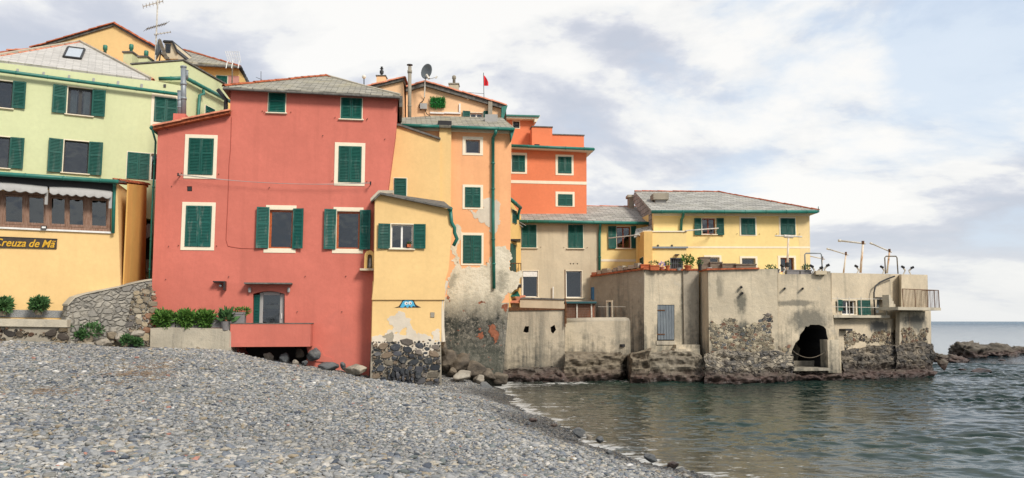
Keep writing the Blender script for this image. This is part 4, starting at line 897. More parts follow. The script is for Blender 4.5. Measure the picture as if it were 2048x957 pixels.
def dish(c, n_, r, m_=10, k=20):
    n_ = n_.normalized(); x = n_.cross(UP).normalized(); y = x.cross(n_); mb = MB(); vs = []; 
    for s_ in (0, .03):
        for i in range(m_):
            rr = r * (i + .01) / (m_ - 1)
            for j in range(k): a = 2 * math.pi * j / k; vs.append(c + x * rr * math.cos(a) * .92 + y * rr * math.sin(a) + n_ * (.22 * rr * rr / r - s_))
    fs = []
    for L in (0, m_ * k):
        for i in range(m_ - 1):
            for j in range(k): fs.append((L + i * k + j, L + i * k + (j + 1) % k, L + (i + 1) * k + (j + 1) % k, L + (i + 1) * k + j))
    e = (m_ - 1) * k
    for j in range(k): fs.append((e + j, e + (j + 1) % k, m_ * k + e + (j + 1) % k, m_ * k + e + j))
    return mb.add(vs, fs)
dish(at(320, 100, 35.8), Vector((-1, -.35, .15)), .5).build('dish', M['dishgrey'], t2, True)
MB().tube([at(318, 128, 35.8), at(322, 100, 35.8)], .03, 6).build('arm', M['iron'], t2)
q = at(322, 98, 35.4); t3 = MB().box6(at(315, 80, 35.3), at(330, 119, 35.5) - at(315, 80, 35.3), Vector((.13, .02, .03)), Vector((0, .05, .01))).build('roof_board', M['oldwood'], None); tag(t3, 'weathered pale board leaning beside the edge-on satellite dish', 'board')
# slate roofed house with dormer
t2 = thing('slate_roofed_house', at(430, 180, 42), 'ochre house with lichened slate roof and small dormer behind the pale green corner', 'building')
BH = Fac(376, 42, 478, 42.6)
wall(t2, BH, [(376, 280), (376, 131), (478, 134), (478, 280)], M['ochre2'], back=at(500, HOR, 47) - BH.at(478, HOR))
rf = MB(); A_, B_, C_ = BH.at(340, 120, .4), BH.at(480, 133, .4), at(496, 166, 47.2); ap = at(362, 99, 46); ap2 = at(380, 100, 48)
rf.slab([A_, B_, ap], .12, uvdir=B_ - A_).slab([B_, C_ + UP * .2, ap2, ap], .12).build('roof', M['slateo'], t2)
tiles(MB(), [ap + UP * .05, B_ + UP * .05], .09, .4).build('ridge_tiles', M['terra2'], t2)
gutter(t2, [BH.at(384, 131, .45), B_ - UP * .05], .07, M['slateedge']); gutter(t2, [B_ - UP * .05, at(496, 166, 47.2)], .1, M['iron'])
window(t2, BH, leaf=(432, 152, 455, 170), single=True, hooks=False)
MB().fb(BH, *BH.rect(456, 152, 478, 180, .01), 0, .012).build('stone_panel', plain('pink_render', S(186, 130, 118)), t2)
D_ = Fac(330, 41, 346, 41); d3 = MB().prism(D_, D_.poly([(329, 118), (329, 84), (345, 84), (352, 90), (356, 108), (356, 118)]), 0, -2.2).build('dormer', M['beige'], t2)
MB().fb(D_, *D_.rect(331, 88, 341, 106, .02), 0, .03).build('pane', M['glass'], d3); MB().prism(D_, D_.poly([(327, 86), (329, 82), (347, 83), (358, 107), (355, 108), (345, 86)]), .12, -2.3).build('dormer_roof', M['iron'], d3)
t2 = thing('grid_antenna', at(464, 168, 36.5), 'white grid panel antenna on a short pole above the red house roof', 'antenna')
MB().tube([at(464, 172, 36.5), at(465, 124, 36.5)], .035, 6).build('pole', M['oldwood'], t2)
m_ = MB(); pa = lambda a, b: at(lerp(lerp(450, 478, a), lerp(458, 482, a), b), lerp(103, 126, b), 36.5 - .3 * abs(a - .5))
for i in range(7): m_.tube([pa(i / 6, 0), pa(i / 6, 1)], .009, 4)
for i in range(9): m_.tube([pa(0, i / 8), pa(.5, i / 8), pa(1, i / 8)], .008, 4)
for x in (452, 463, 476): m_.tube([at(x + 3, 122, 36.4), at(x, 137, 36.2)], .02, 5)
m_.build('grid', M['white'], t2)
t2 = thing('small_aerial', at(519, 165, 36), 'tiny thin aerial poking above the left part of the red house roof', 'antenna')
MB().tube([at(522, 170, 36), at(522, 143, 36)], .012, 4).tube([at(512, 155, 36), at(524, 160, 36)], .01, 4).build('mast', M['iron'], t2)
# ================================================================ red house
th_ = thing('red_house', R.at(520, 700), 'terracotta red house with green shutters and slate hip roof standing on the beach', 'building'); hs = []
window(th_, R, leaf=(377, 277, 427, 350), surround=(369, 270, 434, 358)); window(th_, R, leaf=(371, 412, 423, 494), surround=(363, 405, 430, 501), sm=M['shutter2'])
window(th_, R, leaf=(537, 187, 571, 226), single=True, sill=1); window(th_, R, leaf=(682, 197, 724, 239), sill=1)
window(th_, R, leaf=(677, 293, 723, 365), surround=(669, 286, 730, 372))
hs += H(window(th_, R, opening=(538, 420, 586, 498), shut=[(513, 415, 538, 497), (586, 418, 608, 498)], fm=M['timber'], fw=.075, hooks=False, ang=.2, sm=M['shutter2']),
        window(th_, R, opening=(673, 423, 720, 499), shut=[(648, 419, 672, 499), (720, 421, 742, 500)], fm=M['timber'], fw=.075, hooks=False, ang=.2, sm=M['shutter2']))
for x0, y0, x1, y1 in ((532, 411, 593, 419), (527, 499, 591, 506), (667, 415, 727, 422), (664, 499, 726, 507)): strip(th_, R, x0, y0, x1, y1, -.01, .02, M['cream'], 'window_trim')
# arched door
arch = [(505, 665), (506, 588)] + [(506 + 63 * i / 8, 588 - 5.5 * math.sin(math.pi * i / 8)) for i in range(1, 8)] + [(569.5, 588), (569, 665)]
hs.append((R.poly(arch), .9))
vt = R.poly([(374, 373), (384, 373), (384, 383), (374, 383)]); hs.append((vt, .1)); hs.append((R.poly([(472, 688), (612, 688), (617, 712), (606, 733), (540, 733), (490, 722)]), 1.4))
wall(th_, R, [(296, 760), (299, 700), (316, 252), (460, 219), (462, 181), (797, 193), (792, 260), (776, 380), (762, 560), (739, 730), (738, 790), (600, 790)], M['red'], hs, depth=7)
dr = MB(); a0, a1, b0, b1 = R.rect(506, 582, 569, 665)
dr.fb(R, *R.rect(519, 586, 526, 665, -.2), -.24, -.16).fb(R, *R.rect(560, 588, 568, 665, -.2), -.24, -.16).fb(R, *R.rect(526, 584, 560, 591, -.2), -.24, -.16); dr = dr.build('door', M['canvas'], th_)
MB().fb(R, *R.rect(526, 591, 560, 665, -.2), -.21, -.2).build('pane', M['glass'], dr); MB().fb(R, *R.rect(562.5, 627, 564, 638, -.15), -.16, -.12).build('handle', M['white'], dr)
m_ = MB(); q = R.rect(507, 590, 519, 665, -.05); leaf_mesh(m_, R, q[0], q[1], q[2], q[3], -.16, .25, 0); m_.build('shutter', M['shutter2'], dr)
m_ = MB(); m_.fb(R, *R.rect(526, 592, 560, 618, -.7), -.75, -.7); m_.build('interior_wall', M['cream'], dr)
m_ = MB(); pts = [R.at(534 + i * .9, 608 + 1.8 * math.sin(i * 1.5), -.69) for i in range(25)]; m_.tube(pts, .022, 5); m_.build('interior_lettering', M['black'], dr)
m_ = MB(); m_.tube([R.at(528, 622, -.5), R.at(557, 620, -.5)], .03, 6).tube([R.at(530, 650, -.5), R.at(541, 622, -.5)], .015, 5).tube([R.at(553, 650, -.5), R.at(540, 634, -.5)], .015, 5).tube([R.at(528, 634, -.5), R.at(556, 634, -.5)], .012, 5); m_.build('interior_chair', M['trough'], dr)
cp_ = MB(); cp_.fb(R, *R.rect(490, 566, 584, 569, .2), 0, .42).build('door_canopy', M['slateedge'], th_)
for x in (499, 577):
    c_ = R.at(x, 586, .1); l = MB().lathe(c_, [(.03, 0), (.055, .03), (.06, .15), (.04, .2)], 12).build('wall_lamp', M['canvas'], th_, True); MB().fb(R, *R.rect(x - 1.5, 579, x + 1.5, 584, 0), 0, .1).build('bracket', M['iron'], l)
MB().fb(R, *R.rect(428, 563, 452, 565.5, .1), 0, .3).fb(R, *R.rect(449, 565.5, 452, 581, .1), 0, .3).build('small_shelf', M['iron'], th_); MB().lathe(R.at(441, 575, .12), [(.03, 0), (.07, .04), (.03, .12)], 10).build('small_lamp', M['greyflue'], th_)
MB().fb(R, *R.rect(375, 374, 383, 382, -.02), -.05, -.02).build('vent_grille', M['iron'], th_)
# little iron stubs and the cable
st = [(335, 260), (343, 373), (337, 493), (331, 559), (457, 554), (610, 553), (691, 553), (683, 624), (538, 376), (645, 272), (769, 279), (594, 624), (528, 225), (733, 240), (331, 258)]
m_ = MB()
for x, y in st: p = R.at(x, y); m_.tube([p, p + R.N * .07 + R.U * .03], .014, 5)
m_.build('wall_hook', M['iron'], th_)
m_ = MB(); m_.tube([R.at(x, y, .012) for x, y in ((463, 235), (461, 300), (458, 330), (457, 370), (455, 420), (452, 480), (456, 493), (480, 497), (512, 498))], .009, 5, cap=True); m_.build('cable', plain('red_painted_cable', S(160, 74, 62)), th_)
m_ = MB().lathe(R.at(634, 572), [(.001, 0), (.06, .0)], 10)
# roof
F0, F1 = R.at(446, 173, .35), R.at(800, 191, .35); bkv = -R.N * 7.6; apx = at(652, 152, 35.0)
rf = MB(); B0, B1 = F0 + bkv, F1 + bkv
for q in ([F0, F1, apx], [F1, B1, apx], [B1, B0, apx], [B0, F0, apx]): rf.slab(q, .13, uvdir=q[1] - q[0])
rf.build('roof', M['slateo'], th_)
tiles(MB(), [F0 + UP * .05, apx + UP * .06], .09, .38, 5).build('ridge_tiles', M['terra2'], th_); 
m_ = MB(); tiles(m_, [apx + UP * .06, apx.lerp(F1, .6) + UP * .05 + Vector((0, .25, 0)), F1 + UP * .05 + Vector((0, .3, 0))], .075, .4, 6); m_.build('ridge_tiles', M['terra2'], th_)
MB().tube([apx.lerp(F1, .02) + UP * .03, apx.lerp(F1, .55) + UP * .0, F1 + UP * .03], .05, 6).build('hip_flashing', M['conc_c'], th_)
MB().tube([F0 - UP * .1 + R.N * .02, F1 - UP * .1 + R.N * .02], .05, 6).build('eave_edge', M['slateedge'], th_)
m_ = MB(); e0 = R.at(799, 192, .2); m_.box6(e0, Vector((.12, 0, 0)), bkv * .5, -UP * .45); m_.build('side_eave', M['slateedge'], th_)
strip(th_, R, 775, 192, 797, 199, 0, .07, M['red'], 'corner_band')
l0, l1 = R.at(306, 253, .3), R.at(459, 221, .3); m_ = MB(); m_.slab([l0 - UP * .0, l1, l1 - R.N * 7, l0 - R.N * 7], .12).build('lean_to_roof', M['terra2'], th_)
m_ = MB(); tiles(m_, [l0 + UP * .04, l1 + UP * .04], .1, .34, 8); tiles(m_, [l0 + UP * .06 - R.N * .25, l1 + UP * .06 - R.N * .25], .1, .34, 9); m_.build('lean_to_tiles', M['terra'], th_)
gutter(th_, [R.at(303, 256, .3), R.at(303, 256, .3) - R.N * 6], .08); downpipe(th_, [R.at(304, 258, .28), R.at(307, 268, .12), R.at(314, 284, -.3) - R.U * .05, R.at(307, 420, -.3) - R.U * .05, R.at(300, 600, -.3) - R.U * .05], .04)
m_ = MB(); m_.box6(R.at(346, 240, -1), R.U * .46, -R.N * .5, UP * .26); m_.build('flue_base', M['red'], th_)
t2 = thing('flue_pipes', R.at(362, 232, -1.2), 'pair of tall grey metal flue pipes on the red house lean-to roof', 'chimney')
for x, y0, r_, s in ((367, 133, .105, 0), (359.5, 182, .085, 0), (374, 141, .05, 1)):
    p0, p1 = R.at(x, 234 if not s else 158, -1.25), R.at(x, y0, -1.25); m_ = MB().tube([p0, p1], r_, 14); L = (p1 - p0).length
    for k in (1 / 3, .62, .97): m_.tube([p0.lerp(p1, k), p0.lerp(p1, min(1, k + .05))], r_ * 1.18, 14)
    m_.build('pipe', M['greyflue'], t2, True)
m_ = MB(); a, b = R.at(436, 180, -.3), R.at(452, 200, -.2); m_.tube([a, b, b - UP * .8], .08, 8); m_.build('rear_downpipe', M['iron'], th_, True)
# clothes line
t2 = thing('clothes_line', R.at(355, 352, .1), 'sagging white clothes line strung across the red facade under the upper windows', 'clothes line')
A_, B_ = R.at(356, 350, .3), R.at(741, 367, .3); mb = MB()
for o in (0, .07):
    mb.tube([A_.lerp(B_, i / 24) - UP * (.16 * 4 * (i / 24) * (1 - i / 24) * (1 + o * 3)) - R.N * o + UP * o * .6 for i in range(25)], .009, 4)
mb.build('line', M['canvas'], t2)
for P_ in (A_, B_): MB().tube([P_ - R.N * .32, P_ + R.N * .02], .02, 6).tube([P_ - R.N * .0 - UP * .05, P_ + UP * .07], .03, 6).build('bracket', M['iron'], t2)
# balcony
t2 = th_; m_ = MB(); b0, b1, z0, z1 = R.rect(460, 648, 621, 694, .95); 
m_.fb(R, b0, b1, z0, z1, .83, .95).fb(R, b0, b0 + .1, z0, z1, -.02, .83).fb(R, b1 - .1, b1, z0, z1, -.02, .83).fb(R, b0 + .1, b1 - .1, z0, z0 + .12, -.02, .83)
bal = m_.build('balcony', M['red'], th_); MB().ring(R, 0, .01, 0, .01, .001, 0, .001) if False else MB().fb(R, b0 - .02, b1 + .02, z1, z1 + .03, .81, .97).fb(R, b0 - .02, b0 + .12, z1, z1 + .03, 0, .81).fb(R, b1 - .12, b1 + .02, z1, z1 + .03, 0, .81).build('coping', M['slateedge'], bal)
MB().prism(R, R.poly([(624, 692), (640, 692), (648, 712), (664, 716), (668, 726), (618, 722)], .05), .05, -.2).build('buttress', M['red'], th_)
# planter wall, troughs and shrubs
t2 = MB().prism(PW, PW.poly([(299, 715), (301, 657), (332, 655), (455, 658), (462, 665), (462, 720)]), 0, -.9).build('planter_wall', M['conc_c'], None); tag(t2, 'low rough beige concrete wall carrying troughs of shrubs before the red house', 'wall')
for i, (x0, x1) in enumerate(((314, 350), (352, 388), (389, 418), (422, 444))):
    q = PW.rect(x0, 640, x1, 656, -.15); t2 = thing('planter_trough', PW.P((q[0] + q[1]) / 2, q[2], -.3), ('grey trough with trailing green shrub nearest the rubble ramp wall', 'middle grey trough with bushy green shrub on the planter wall', 'third grey trough with green shrub from the ramp wall', 'empty grey trough between the green shrubs and the spiky pot')[i], 'planter', 'troughs on the planter wall')
    m_ = MB(); m_.fb(PW, q[0], q[1], q[2], q[3], -.45, -.15); m_.fb(PW, q[0] - .015, q[1] + .015, q[3] - .04, q[3], -.465, -.135); m_.build('trough', M['trough'], t2)
    if i < 3:
        c_ = PW.P((q[0] + q[1]) / 2 + (-.12, -.02, .05)[i], q[3] + .05, -.25); foliage(foliage(MB(), c_, (.36, .26, .25), 1300, .13, 60 + i), c_ + PW.N * .15 - UP * .15 + PW.U * .1, (.16, .12, .22), 260, .12, 70 + i, .0).build('foliage', M['leaf'], t2, recalc=False)
t2 = thing('spiky_potted_plant', PW.at(452, 662, -.1), 'grey pot with a spiky aloe-like plant beside the red balcony', 'plant'); c_ = PW.at(452, 661, -.1)
MB().lathe(c_, [(.14, 0), (.19, .3), (.2, .33), (.17, .33)], 16).build('pot', M['trough'], t2); foliage(MB(), c_ + UP * .45, (.16, .16, .2), 90, .3, 77, .9).build('foliage', M['leafd'], t2, recalc=False)
q = R.rect(464, 625, 489, 648, .8); t2 = thing('planter_box', R.P((q[0] + q[1]) / 2, q[2], .7), 'square grey planter with yellowish plant standing at the left end of the red balcony', 'planter')
MB().fb(R, q[0], q[1], q[2], q[3] - .03, .45, .8).fb(R, q[0] - .02, q[1] + .02, q[3] - .07, q[3], .43, .82).build('box', M['trough'], t2); foliage(MB(), R.P((q[0] + q[1]) / 2 + .1, q[3] + .03, .6), (.26, .18, .14), 260, .1, 79).build('foliage', M['leaf'], t2, recalc=False)
# shrine
t2 = thing('wall_shrine', R.at(738, 541), 'small cream arched shrine on a stone shelf at the right edge of the red wall', 'shrine')
MB().fb(R, *R.rect(720, 538, 750, 542, .2), -.02, .42).build('shelf', M['beige'], t2)
ar = [(728, 538), (729, 512)] + [(729 + 20 * (1 - math.cos(math.pi * i / 8)) / 2, 512 - 11 * math.sin(math.pi * i / 8)) for i in range(1, 8)] + [(749, 512), (749, 538)]
hi = [(734, 537), (735, 514)] + [(735 + 9 * (1 - math.cos(math.pi * i / 6)) / 2, 514 - 5 * math.sin(math.pi * i / 6)) for i in range(1, 6)] + [(744, 514), (745, 537)]
MB().prism(R, R.poly(ar, .3), .3, 0, [(R.poly(hi, .3), .2)], capmi=1).build('niche', [M['ochre2'], M['mortar']], t2)
MB().lathe(R.at(740, 536, .2), [(.07, 0), (.06, .12), (.04, .24), (.05, .3), (.01, .38)], 10).build('figurine', M['canvas'], t2, True)
# ================================================================ small ochre house in front
th_ = thing('small_ochre_house', BO.at(815, 768), 'narrow ochre house on a dark rubble stone base right of the red house', 'building')
h_ = H(window(th_, BO, opening=(782, 449, 826, 498), shut=[(756, 448, 780, 498), (827, 449, 851, 498)], fm=M['white'], cols=2, sill=1, hooks=False, ang=.12))
wall(th_, BO, [(744, 600), (748, 560), (750, 393), (762, 390), (899, 419), (905, 450), (897, 540), (890, 562), (890, 600)], M['ochre'], h_, d=.0, depth=2.6)
rl = [(746, 562), (893, 561), (889, 600), (884, 640), (882, 684), (743, 684)]
MB().prism(BO, BO.poly(rl, -.07), -.07, -2.4).build('lower_wall', M['ochre'], th_)
MB().prism(BO, BO.poly([(739, 800), (743, 683), (882, 683), (884, 800)], -.1), -.1, -2.3).build('stone_core', M['mortar'], th_)
mb = MB(); stonework(mb, BO, BO.poly([(741, 780), (744, 684), (881, 684), (880, 780)], -.1), -.1, .16, DARKST + [S(130, 122, 108, .8)], 11, 1.7, .07, .04)
for i in range(7): mb.c = DARKST[i % 4]; stonework(mb, BO, BO.poly([(775 + i * 9, 760), (773 + i * 9, 742), (781 + i * 9, 743), (783 + i * 9, 762)], -.02), -.0, .2, DARKST[:2], 30 + i, .8, .06)
mb.build('stone_base', M['stone'], th_)
pp = lambda pts, s_=0, st_=.05, am=.02, d=.005, fac=BO: jag(fac.poly(pts, d), st_, am, s_)
def patch(parent, fac, pts, d, m, s_=0, st_=.07, am=.025, name='bare_plaster', clamp=False):
    q_ = fac.poly(pts, d); lo_, hi_ = min(p[0] for p in q_), max(p[0] for p in q_); q_ = [(min(max(u, lo_), hi_), z) for u, z in fjag(q_, .42, s_)] if clamp else fjag(q_, .42, s_); return MB().prism(fac, q_, d, d - .012).build(name, m, parent)
patch(th_, BO, [(766, 683), (772, 674), (782, 664), (788, 656), (778, 648), (774, 640), (782, 632), (792, 628), (796, 623), (808, 625), (812, 636), (823, 640), (824, 655), (832, 666), (846, 682)], -.062, M['plaster'], 1)
patch(th_, BO, [(768, 682), (774, 668), (784, 662), (788, 672), (786, 682)], -.056, M['mortar'], 2, .04, .015, 'exposed_mortar')
patch(th_, BO, [(866, 683), (867, 672), (864, 664), (872, 659), (881, 660), (881, 684)], -.062, M['plaster'], 3)
patch(th_, BO, [(743, 685), (744, 680), (880, 680), (881, 686)], -.06, M['plaster'], 4, .1, .02)
# painted mural creature and plaque
mu = thing('wall_mural', BO.at(815, 615, -.05), 'small blue spray painted blob with two round eyes on the ochre wall', 'mural')
MB().prism(BO, jag(BO.poly([(788, 615.5), (798, 613), (802, 607), (806, 600), (812, 597), (822, 598), (828, 602), (832, 610), (842, 615.5)], -.055), .05, .008, 7), -.055, -.066).build('outline', M['black'], mu)
MB().prism(BO, BO.poly([(800, 615), (803, 609), (806, 603), (813, 599), (821, 600), (826, 603), (829, 610), (831, 614), (826, 612), (823, 616), (819, 612), (815, 617), (811, 612), (806, 616)], -.05), -.05, -.06).build('body', M['blue'], mu)
for x, y in ((812.5, 607), (820, 606.5)):
    MB().prism(BO, BO.poly([(x + 3.6 * math.cos(k * .7), y + 3.4 * math.sin(k * .7)) for k in range(9)], -.045), -.045, -.052).build('eye', M['white'], mu)
    MB().prism(BO, BO.poly([(x + .8 + 1.2 * math.cos(k * .9), y + .6 + 1.2 * math.sin(k * .9)) for k in range(7)], -.04), -.04, -.046).build('pupil', M['black'], mu)
pq = MB().fb(BO, *BO.rect(861, 625, 869, 635, -.05), -.075, -.04).build('wall_plaque', M['mortar'], None); tag(pq, 'small square grey plaque right of the blue painted blob', 'plaque')
# roof, gutter, edge of bare render
m_ = MB(); a, b, c_, e = BO.at(744, 392, .25), BO.at(760, 385, .25), BO.at(902, 415, .3), BO.at(902, 415, .3) - BO.N * 2.2 + UP * .55
m_.slab([b, c_, e, b - BO.N * 1.6 + UP * .1], .07).slab([a - UP * .12, b, b - BO.N * 1.4 + UP * .15, a - BO.N * 1.4], .1).build('roof', M['slateedge'], th_)
MB().slab([BO.at(741, 397, .28), BO.at(757, 381, .28), BO.at(788, 381, -.6), BO.at(775, 386, -.6)], .12).build('roof_slab', M['conc_c'], th_)
gutter(th_, [BO.at(901, 418, .2), BO.at(901, 418, .2) - BO.N * 2], .09, M['gutter'])
downpipe(th_, [BO.at(901, 420, .1), BO.at(903, 445, .05), BO.at(909, 456, .0), BO.at(909, 466, .0), BO.at(914, 478, -.1), BO.at(907, 492, -.1)], .07, M['gutter'])
m_ = MB(); m_.tube([BO.at(x, y, -.15) for x, y in ((893, 562), (886, 590), (884, 620), (884, 655), (886, 684))], .09, 8); m_.build('corner_render', M['plaster'], th_)
m_ = MB().fb(BO, *BO.rect(814, 489, 822, 495, .02), -.02, .08); fp_ = thing('window_flowerpot', BO.at(818, 496, .03), 'tiny clay trough with plant on the small ochre house window sill', 'planter'); m_.build('pot', M['pot'], fp_); foliage(MB(), BO.at(818, 488, .03), (.08, .05, .06), 60, .06, 81).build('foliage', M['leafd'], fp_, recalc=False)
# ================================================================ ochre wall with lean-to edge, apricot tower
th_ = thing('narrow_yellow_house', MY.at(835, 640), 'plain ochre wall with sloping top squeezed between red house and apricot tower', 'building')
wall(th_, MY, [(770, 700), (778, 250), (800, 250), (880, 279), (882, 700)], M['ochre'], depth=2)
MB().prism(MY, MY.poly([(776, 246), (800, 248), (881, 276), (881, 279.5), (799, 252), (776, 250)], .1), .12, -2).build('roof_edge', M['slateedge'], th_)
window(th_, MY, leaf=(788, 357, 813, 395), single=True, hooks=False)
th_ = thing('apricot_tower_house', T.at(950, 750), 'tall apricot house with peeling plaster base and long green downpipe', 'building'); hs = []
hs += H(window(th_, T, opening=(931, 280, 960, 307), surround=(925, 274, 966, 311), fm=M['canvas'], hooks=False))
window(th_, T, leaf=(930, 375, 961, 415), surround=(925, 370, 966, 419), hooks=False); window(th_, T, leaf=(926, 471, 963, 527), surround=(922, 466, 967, 531))
wall(th_, T, [(790, 260), (878, 258), (1023, 262), (1021, 470), (1018, 606), (880, 606), (880, 300), (790, 300)], M['orange'], hs, depth=5)
MB().prism(T, T.poly([(879, 606), (1018, 606), (1016, 630), (1001, 800), (878, 800)]), .004, -5).build('lower_wall', M['tow'], th_)
patch(th_, T, [(900, 500), (907, 455), (914, 448), (922, 462), (921, 532), (940, 533), (956, 536), (966, 530), (974, 534), (978, 520), (985, 500), (990, 494), (1002, 494), (1017, 500), (1019.5, 530), (1016, 640), (881, 640), (883, 600), (896, 590), (896, 560)], .012, M['tow'], 11)
patch(th_, T, [(936, 419), (968, 417), (966, 400), (975, 396), (992, 399), (1000, 412), (998, 440), (994, 462), (984, 466), (975, 452), (960, 445), (948, 436)], .012, M['plaster'], 12)

for i, pts in enumerate(([(893, 598), (898, 592), (901, 602), (897, 606)], [(956, 606), (966, 604), (972, 607), (958, 609)], [(1004, 611), (1016, 608), (1016, 617), (1004, 618)], [(980, 652), (990, 652), (997, 664), (994, 684), (988, 690), (982, 674), (976, 664)], [(956, 668), (966, 664), (968, 672), (958, 677)])):
    patch(th_, T, pts, .022, M['brick'], 20 + i, .05, .03, 'exposed_brick')
strip(th_, T, 878, 256, 902, 448, -.02, .22, M['ochre'], 'chimney_breast')
MB().fb(T, *T.rect(876, 243, 903, 256, .2), -.1, .3).build('chimney_cap', M['black'], th_)
a, b = T.at(802, 248, .4), T.at(1029, 256, .4); rf = MB(); rf.slab([a, b, at(1005, 236, 36.6), at(870, 232, 36.8), at(800, 236, 36.4)], .1, uvdir=b - a).build('roof', M['slateo'], th_)
gutter(th_, [T.at(803, 251, .42), T.at(878, 253.5, .42)], .075); gutter(th_, [T.at(903, 254.5, .42), T.at(1028, 259, .42)], .075)
MB().prism(T, T.poly([(803, 254), (1024, 262), (1024, 268), (803, 260)], .06), .08, 0).build('eave_strip', M['cream'], th_)
MB().prism(T, T.poly([(1019, 262), (1029, 259), (1021, 285)], .1), .35, -1).build('eave_end', M['gutter'], th_)
downpipe(th_, [T.at(992, 260, .42), T.at(991, 267, .38), T.at(986, 276, .1), T.at(986, 430, .1), T.at(988, 578, .1)], .07)
t2 = MB().box(*(lambda p, q: (p.x, q.x, 35.2, 36, q.z, p.z))(at(970, 229, 35.2), at(995, 252, 35.2))); t2 = t2.build('chimney_block', M['canvas'], None); tag(t2, 'square whitish chimney block on the apricot tower roof', 'chimney')
# ================================================================ salmon houses behind
th_ = thing('salmon_house', SL.at(765, 250), 'faded salmon house end with rising tiled edge behind the red house roof', 'building')
wall(th_, SL, [(700, 300), (700, 182), (806, 157), (808, 300)], M['salmon'], back=at(818, HOR, 39.5) - SL.at(808, HOR))
a, b = SL.at(695, 183, .15), SL.at(808, 156, .15); m_ = MB(); m_.slab([a, b, b + Vector((.25, 3.2, -.9)), a + Vector((0, 3.2, -.2))], .12).build('roof', M['slateedge'], th_)
tiles(tiles(MB(), [a + UP * .05, b + UP * .05], .1, .36), [b + UP * .05, b + Vector((.25, 3.2, -.9)) + UP * .05], .1, .36).build('roof_tiles', M['terra'], th_)
MB().lathe(SL.at(757, 180), [(.05, 0), (.05, .06)], 8).build('vent', M['iron'], th_)
t2 = thing('chimney_with_cowl', at(763, 163, 38.5), 'cream chimney with dark stacked metal cowl on the left salmon roof', 'chimney'); s = 38.5 / 1600; p = at(763, 165, 38.5)
MB().box(p.x - 9 * s, p.x + 9 * s, p.y - .2, p.y + .3, p.z - .3, p.z + .25).build('stack', M['salmon'], t2); MB().box(p.x - 10.5 * s, p.x + 10.5 * s, p.y - .24, p.y + .34, p.z + .25, p.z + .3).build('cap', M['slateedge'], t2)
MB().lathe(p + UP * .3, [(.06, 0), (.06, .14), (.1, .15), (.1, .28), (.05, .3), (.05, .36), (.1, .38), (.03, .44), (.07, .47), (.02, .5)], 14).build('cowl', M['iron'], t2)
t2 = thing('globe_lamp', at(728, 168, 37.6), 'small round globe lamp on a thin post above the red house roof', 'lamp'); MB().tube([at(728, 172, 37.6), at(728, 157, 37.6)], .025, 6).build('post', M['iron'], t2)
c_ = at(728, 154.5, 37.6); MB().lathe(c_ - UP * .09, [(.01, 0)] + [(.1 * math.sin(math.pi * i / 8), .1 - .1 * math.cos(math.pi * i / 8)) for i in range(1, 8)] + [(.01, .2)], 14).build('globe', M['globe'], t2, True)
th_ = thing('salmon_gabled_house', SR.at(915, 250), 'salmon gabled house with tiled edge and white window behind the apricot tower', 'building')
hs = H(window(th_, SR, opening=(940, 226, 966, 246), shut=[(925, 223, 940, 247), (967, 223, 978, 240)], fm=M['white'], cols=2, hooks=False, curtain=2))
wall(th_, SR, [(812, 300), (812, 175), (850, 166), (1005, 212), (1005, 300)], M['salmon'], hs)
a, b, c_ = SR.at(812, 175, .2), SR.at(850, 164, .2), SR.at(1012, 211, .2); dd_ = Vector((0, 5, 0)); MB().slab([a, b, b + dd_, a + dd_], .2).slab([b, c_, c_ + dd_, b + dd_], .2).build('roof', M['slateedge'], th_)
tiles(tiles(MB(), [a + UP * .05, b + UP * .05], .1, .36), [b + UP * .05, c_ + UP * .05], .1, .36).build('roof_tiles', M['terra'], th_)
MB().prism(SR, SR.poly([(1003, 215), (1015, 212), (1005, 245), (1002, 245)], .2), .3, -1).build('eave_end', M['gutter'], th_)
MB().fb(SR, *SR.rect(888, 225, 921, 228, .05), 0, .08).fb(SR, *SR.rect(918, 208, 921, 225, .05), 0, .08).build('white_pipe', M['white'], th_); MB().fb(SR, *SR.rect(860, 225, 888, 228, .05), 0, .08).build('white_pipe', M['white'], th_)
bx_ = MB().fb(SR, *SR.rect(840, 208, 854, 219, .1), 0, .2).build('meter_box', M['canvas'], th_); MB().fb(SR, *SR.rect(934, 195, 938, 199, .1), 0, .15).build('small_lamp', M['white'], th_)
MB().tube([at(850, 166, 37.2), SR.at(849, 195, .08), SR.at(847, 201, .08), SR.at(840, 207, .08), SR.at(838, 213, .08), SR.at(842, 221, .08)], .02, 5).tube([SR.at(850, 220, .1), SR.at(853, 228, .1), SR.at(862, 234, .1)], .02, 5).build('cable', M['iron'], th_)
MB().fb(SR, *SR.rect(976, 204, 984, 232, .1), 0, .25).build('small_chimney_breast', M['mortar'], th_)
t2 = thing('hedge_panel', SR.at(876, 216, .2), 'rectangular panel of artificial green hedge hung on the salmon wall', 'hedge panel')
q = SR.rect(861, 196, 890, 216, .1); m_ = MB()
foliage(m_, SR.P(0, 0, 0), (0, 0, 0), 0, .1); rnd = random.Random(5)
for _ in range(1500):
    u, z = rnd.uniform(q[0], q[1]), rnd.uniform(q[2], q[3])
    if abs(u - lerp(q[0], q[1], .35)) < .1 and abs(z - lerp(q[2], q[3], .5)) < .06: continue
    foliage(m_, SR.P(u, z, rnd.uniform(.06, .2)), (.01, .01, .01), 1, .07, _)
m_.build('leaves', M['hedge'], t2, recalc=False); MB().fb(SR, q[0] + .03, q[1] - .03, q[2] + .03, q[3] - .03, .0, .06).build('backing', M['iron'], t2)
t2 = thing('rooftop_dish', at(850, 165, 36.8), 'dark grey satellite dish on a bent pole in front of the salmon gable', 'satellite dish'); c_ = at(855, 144, 36.8)
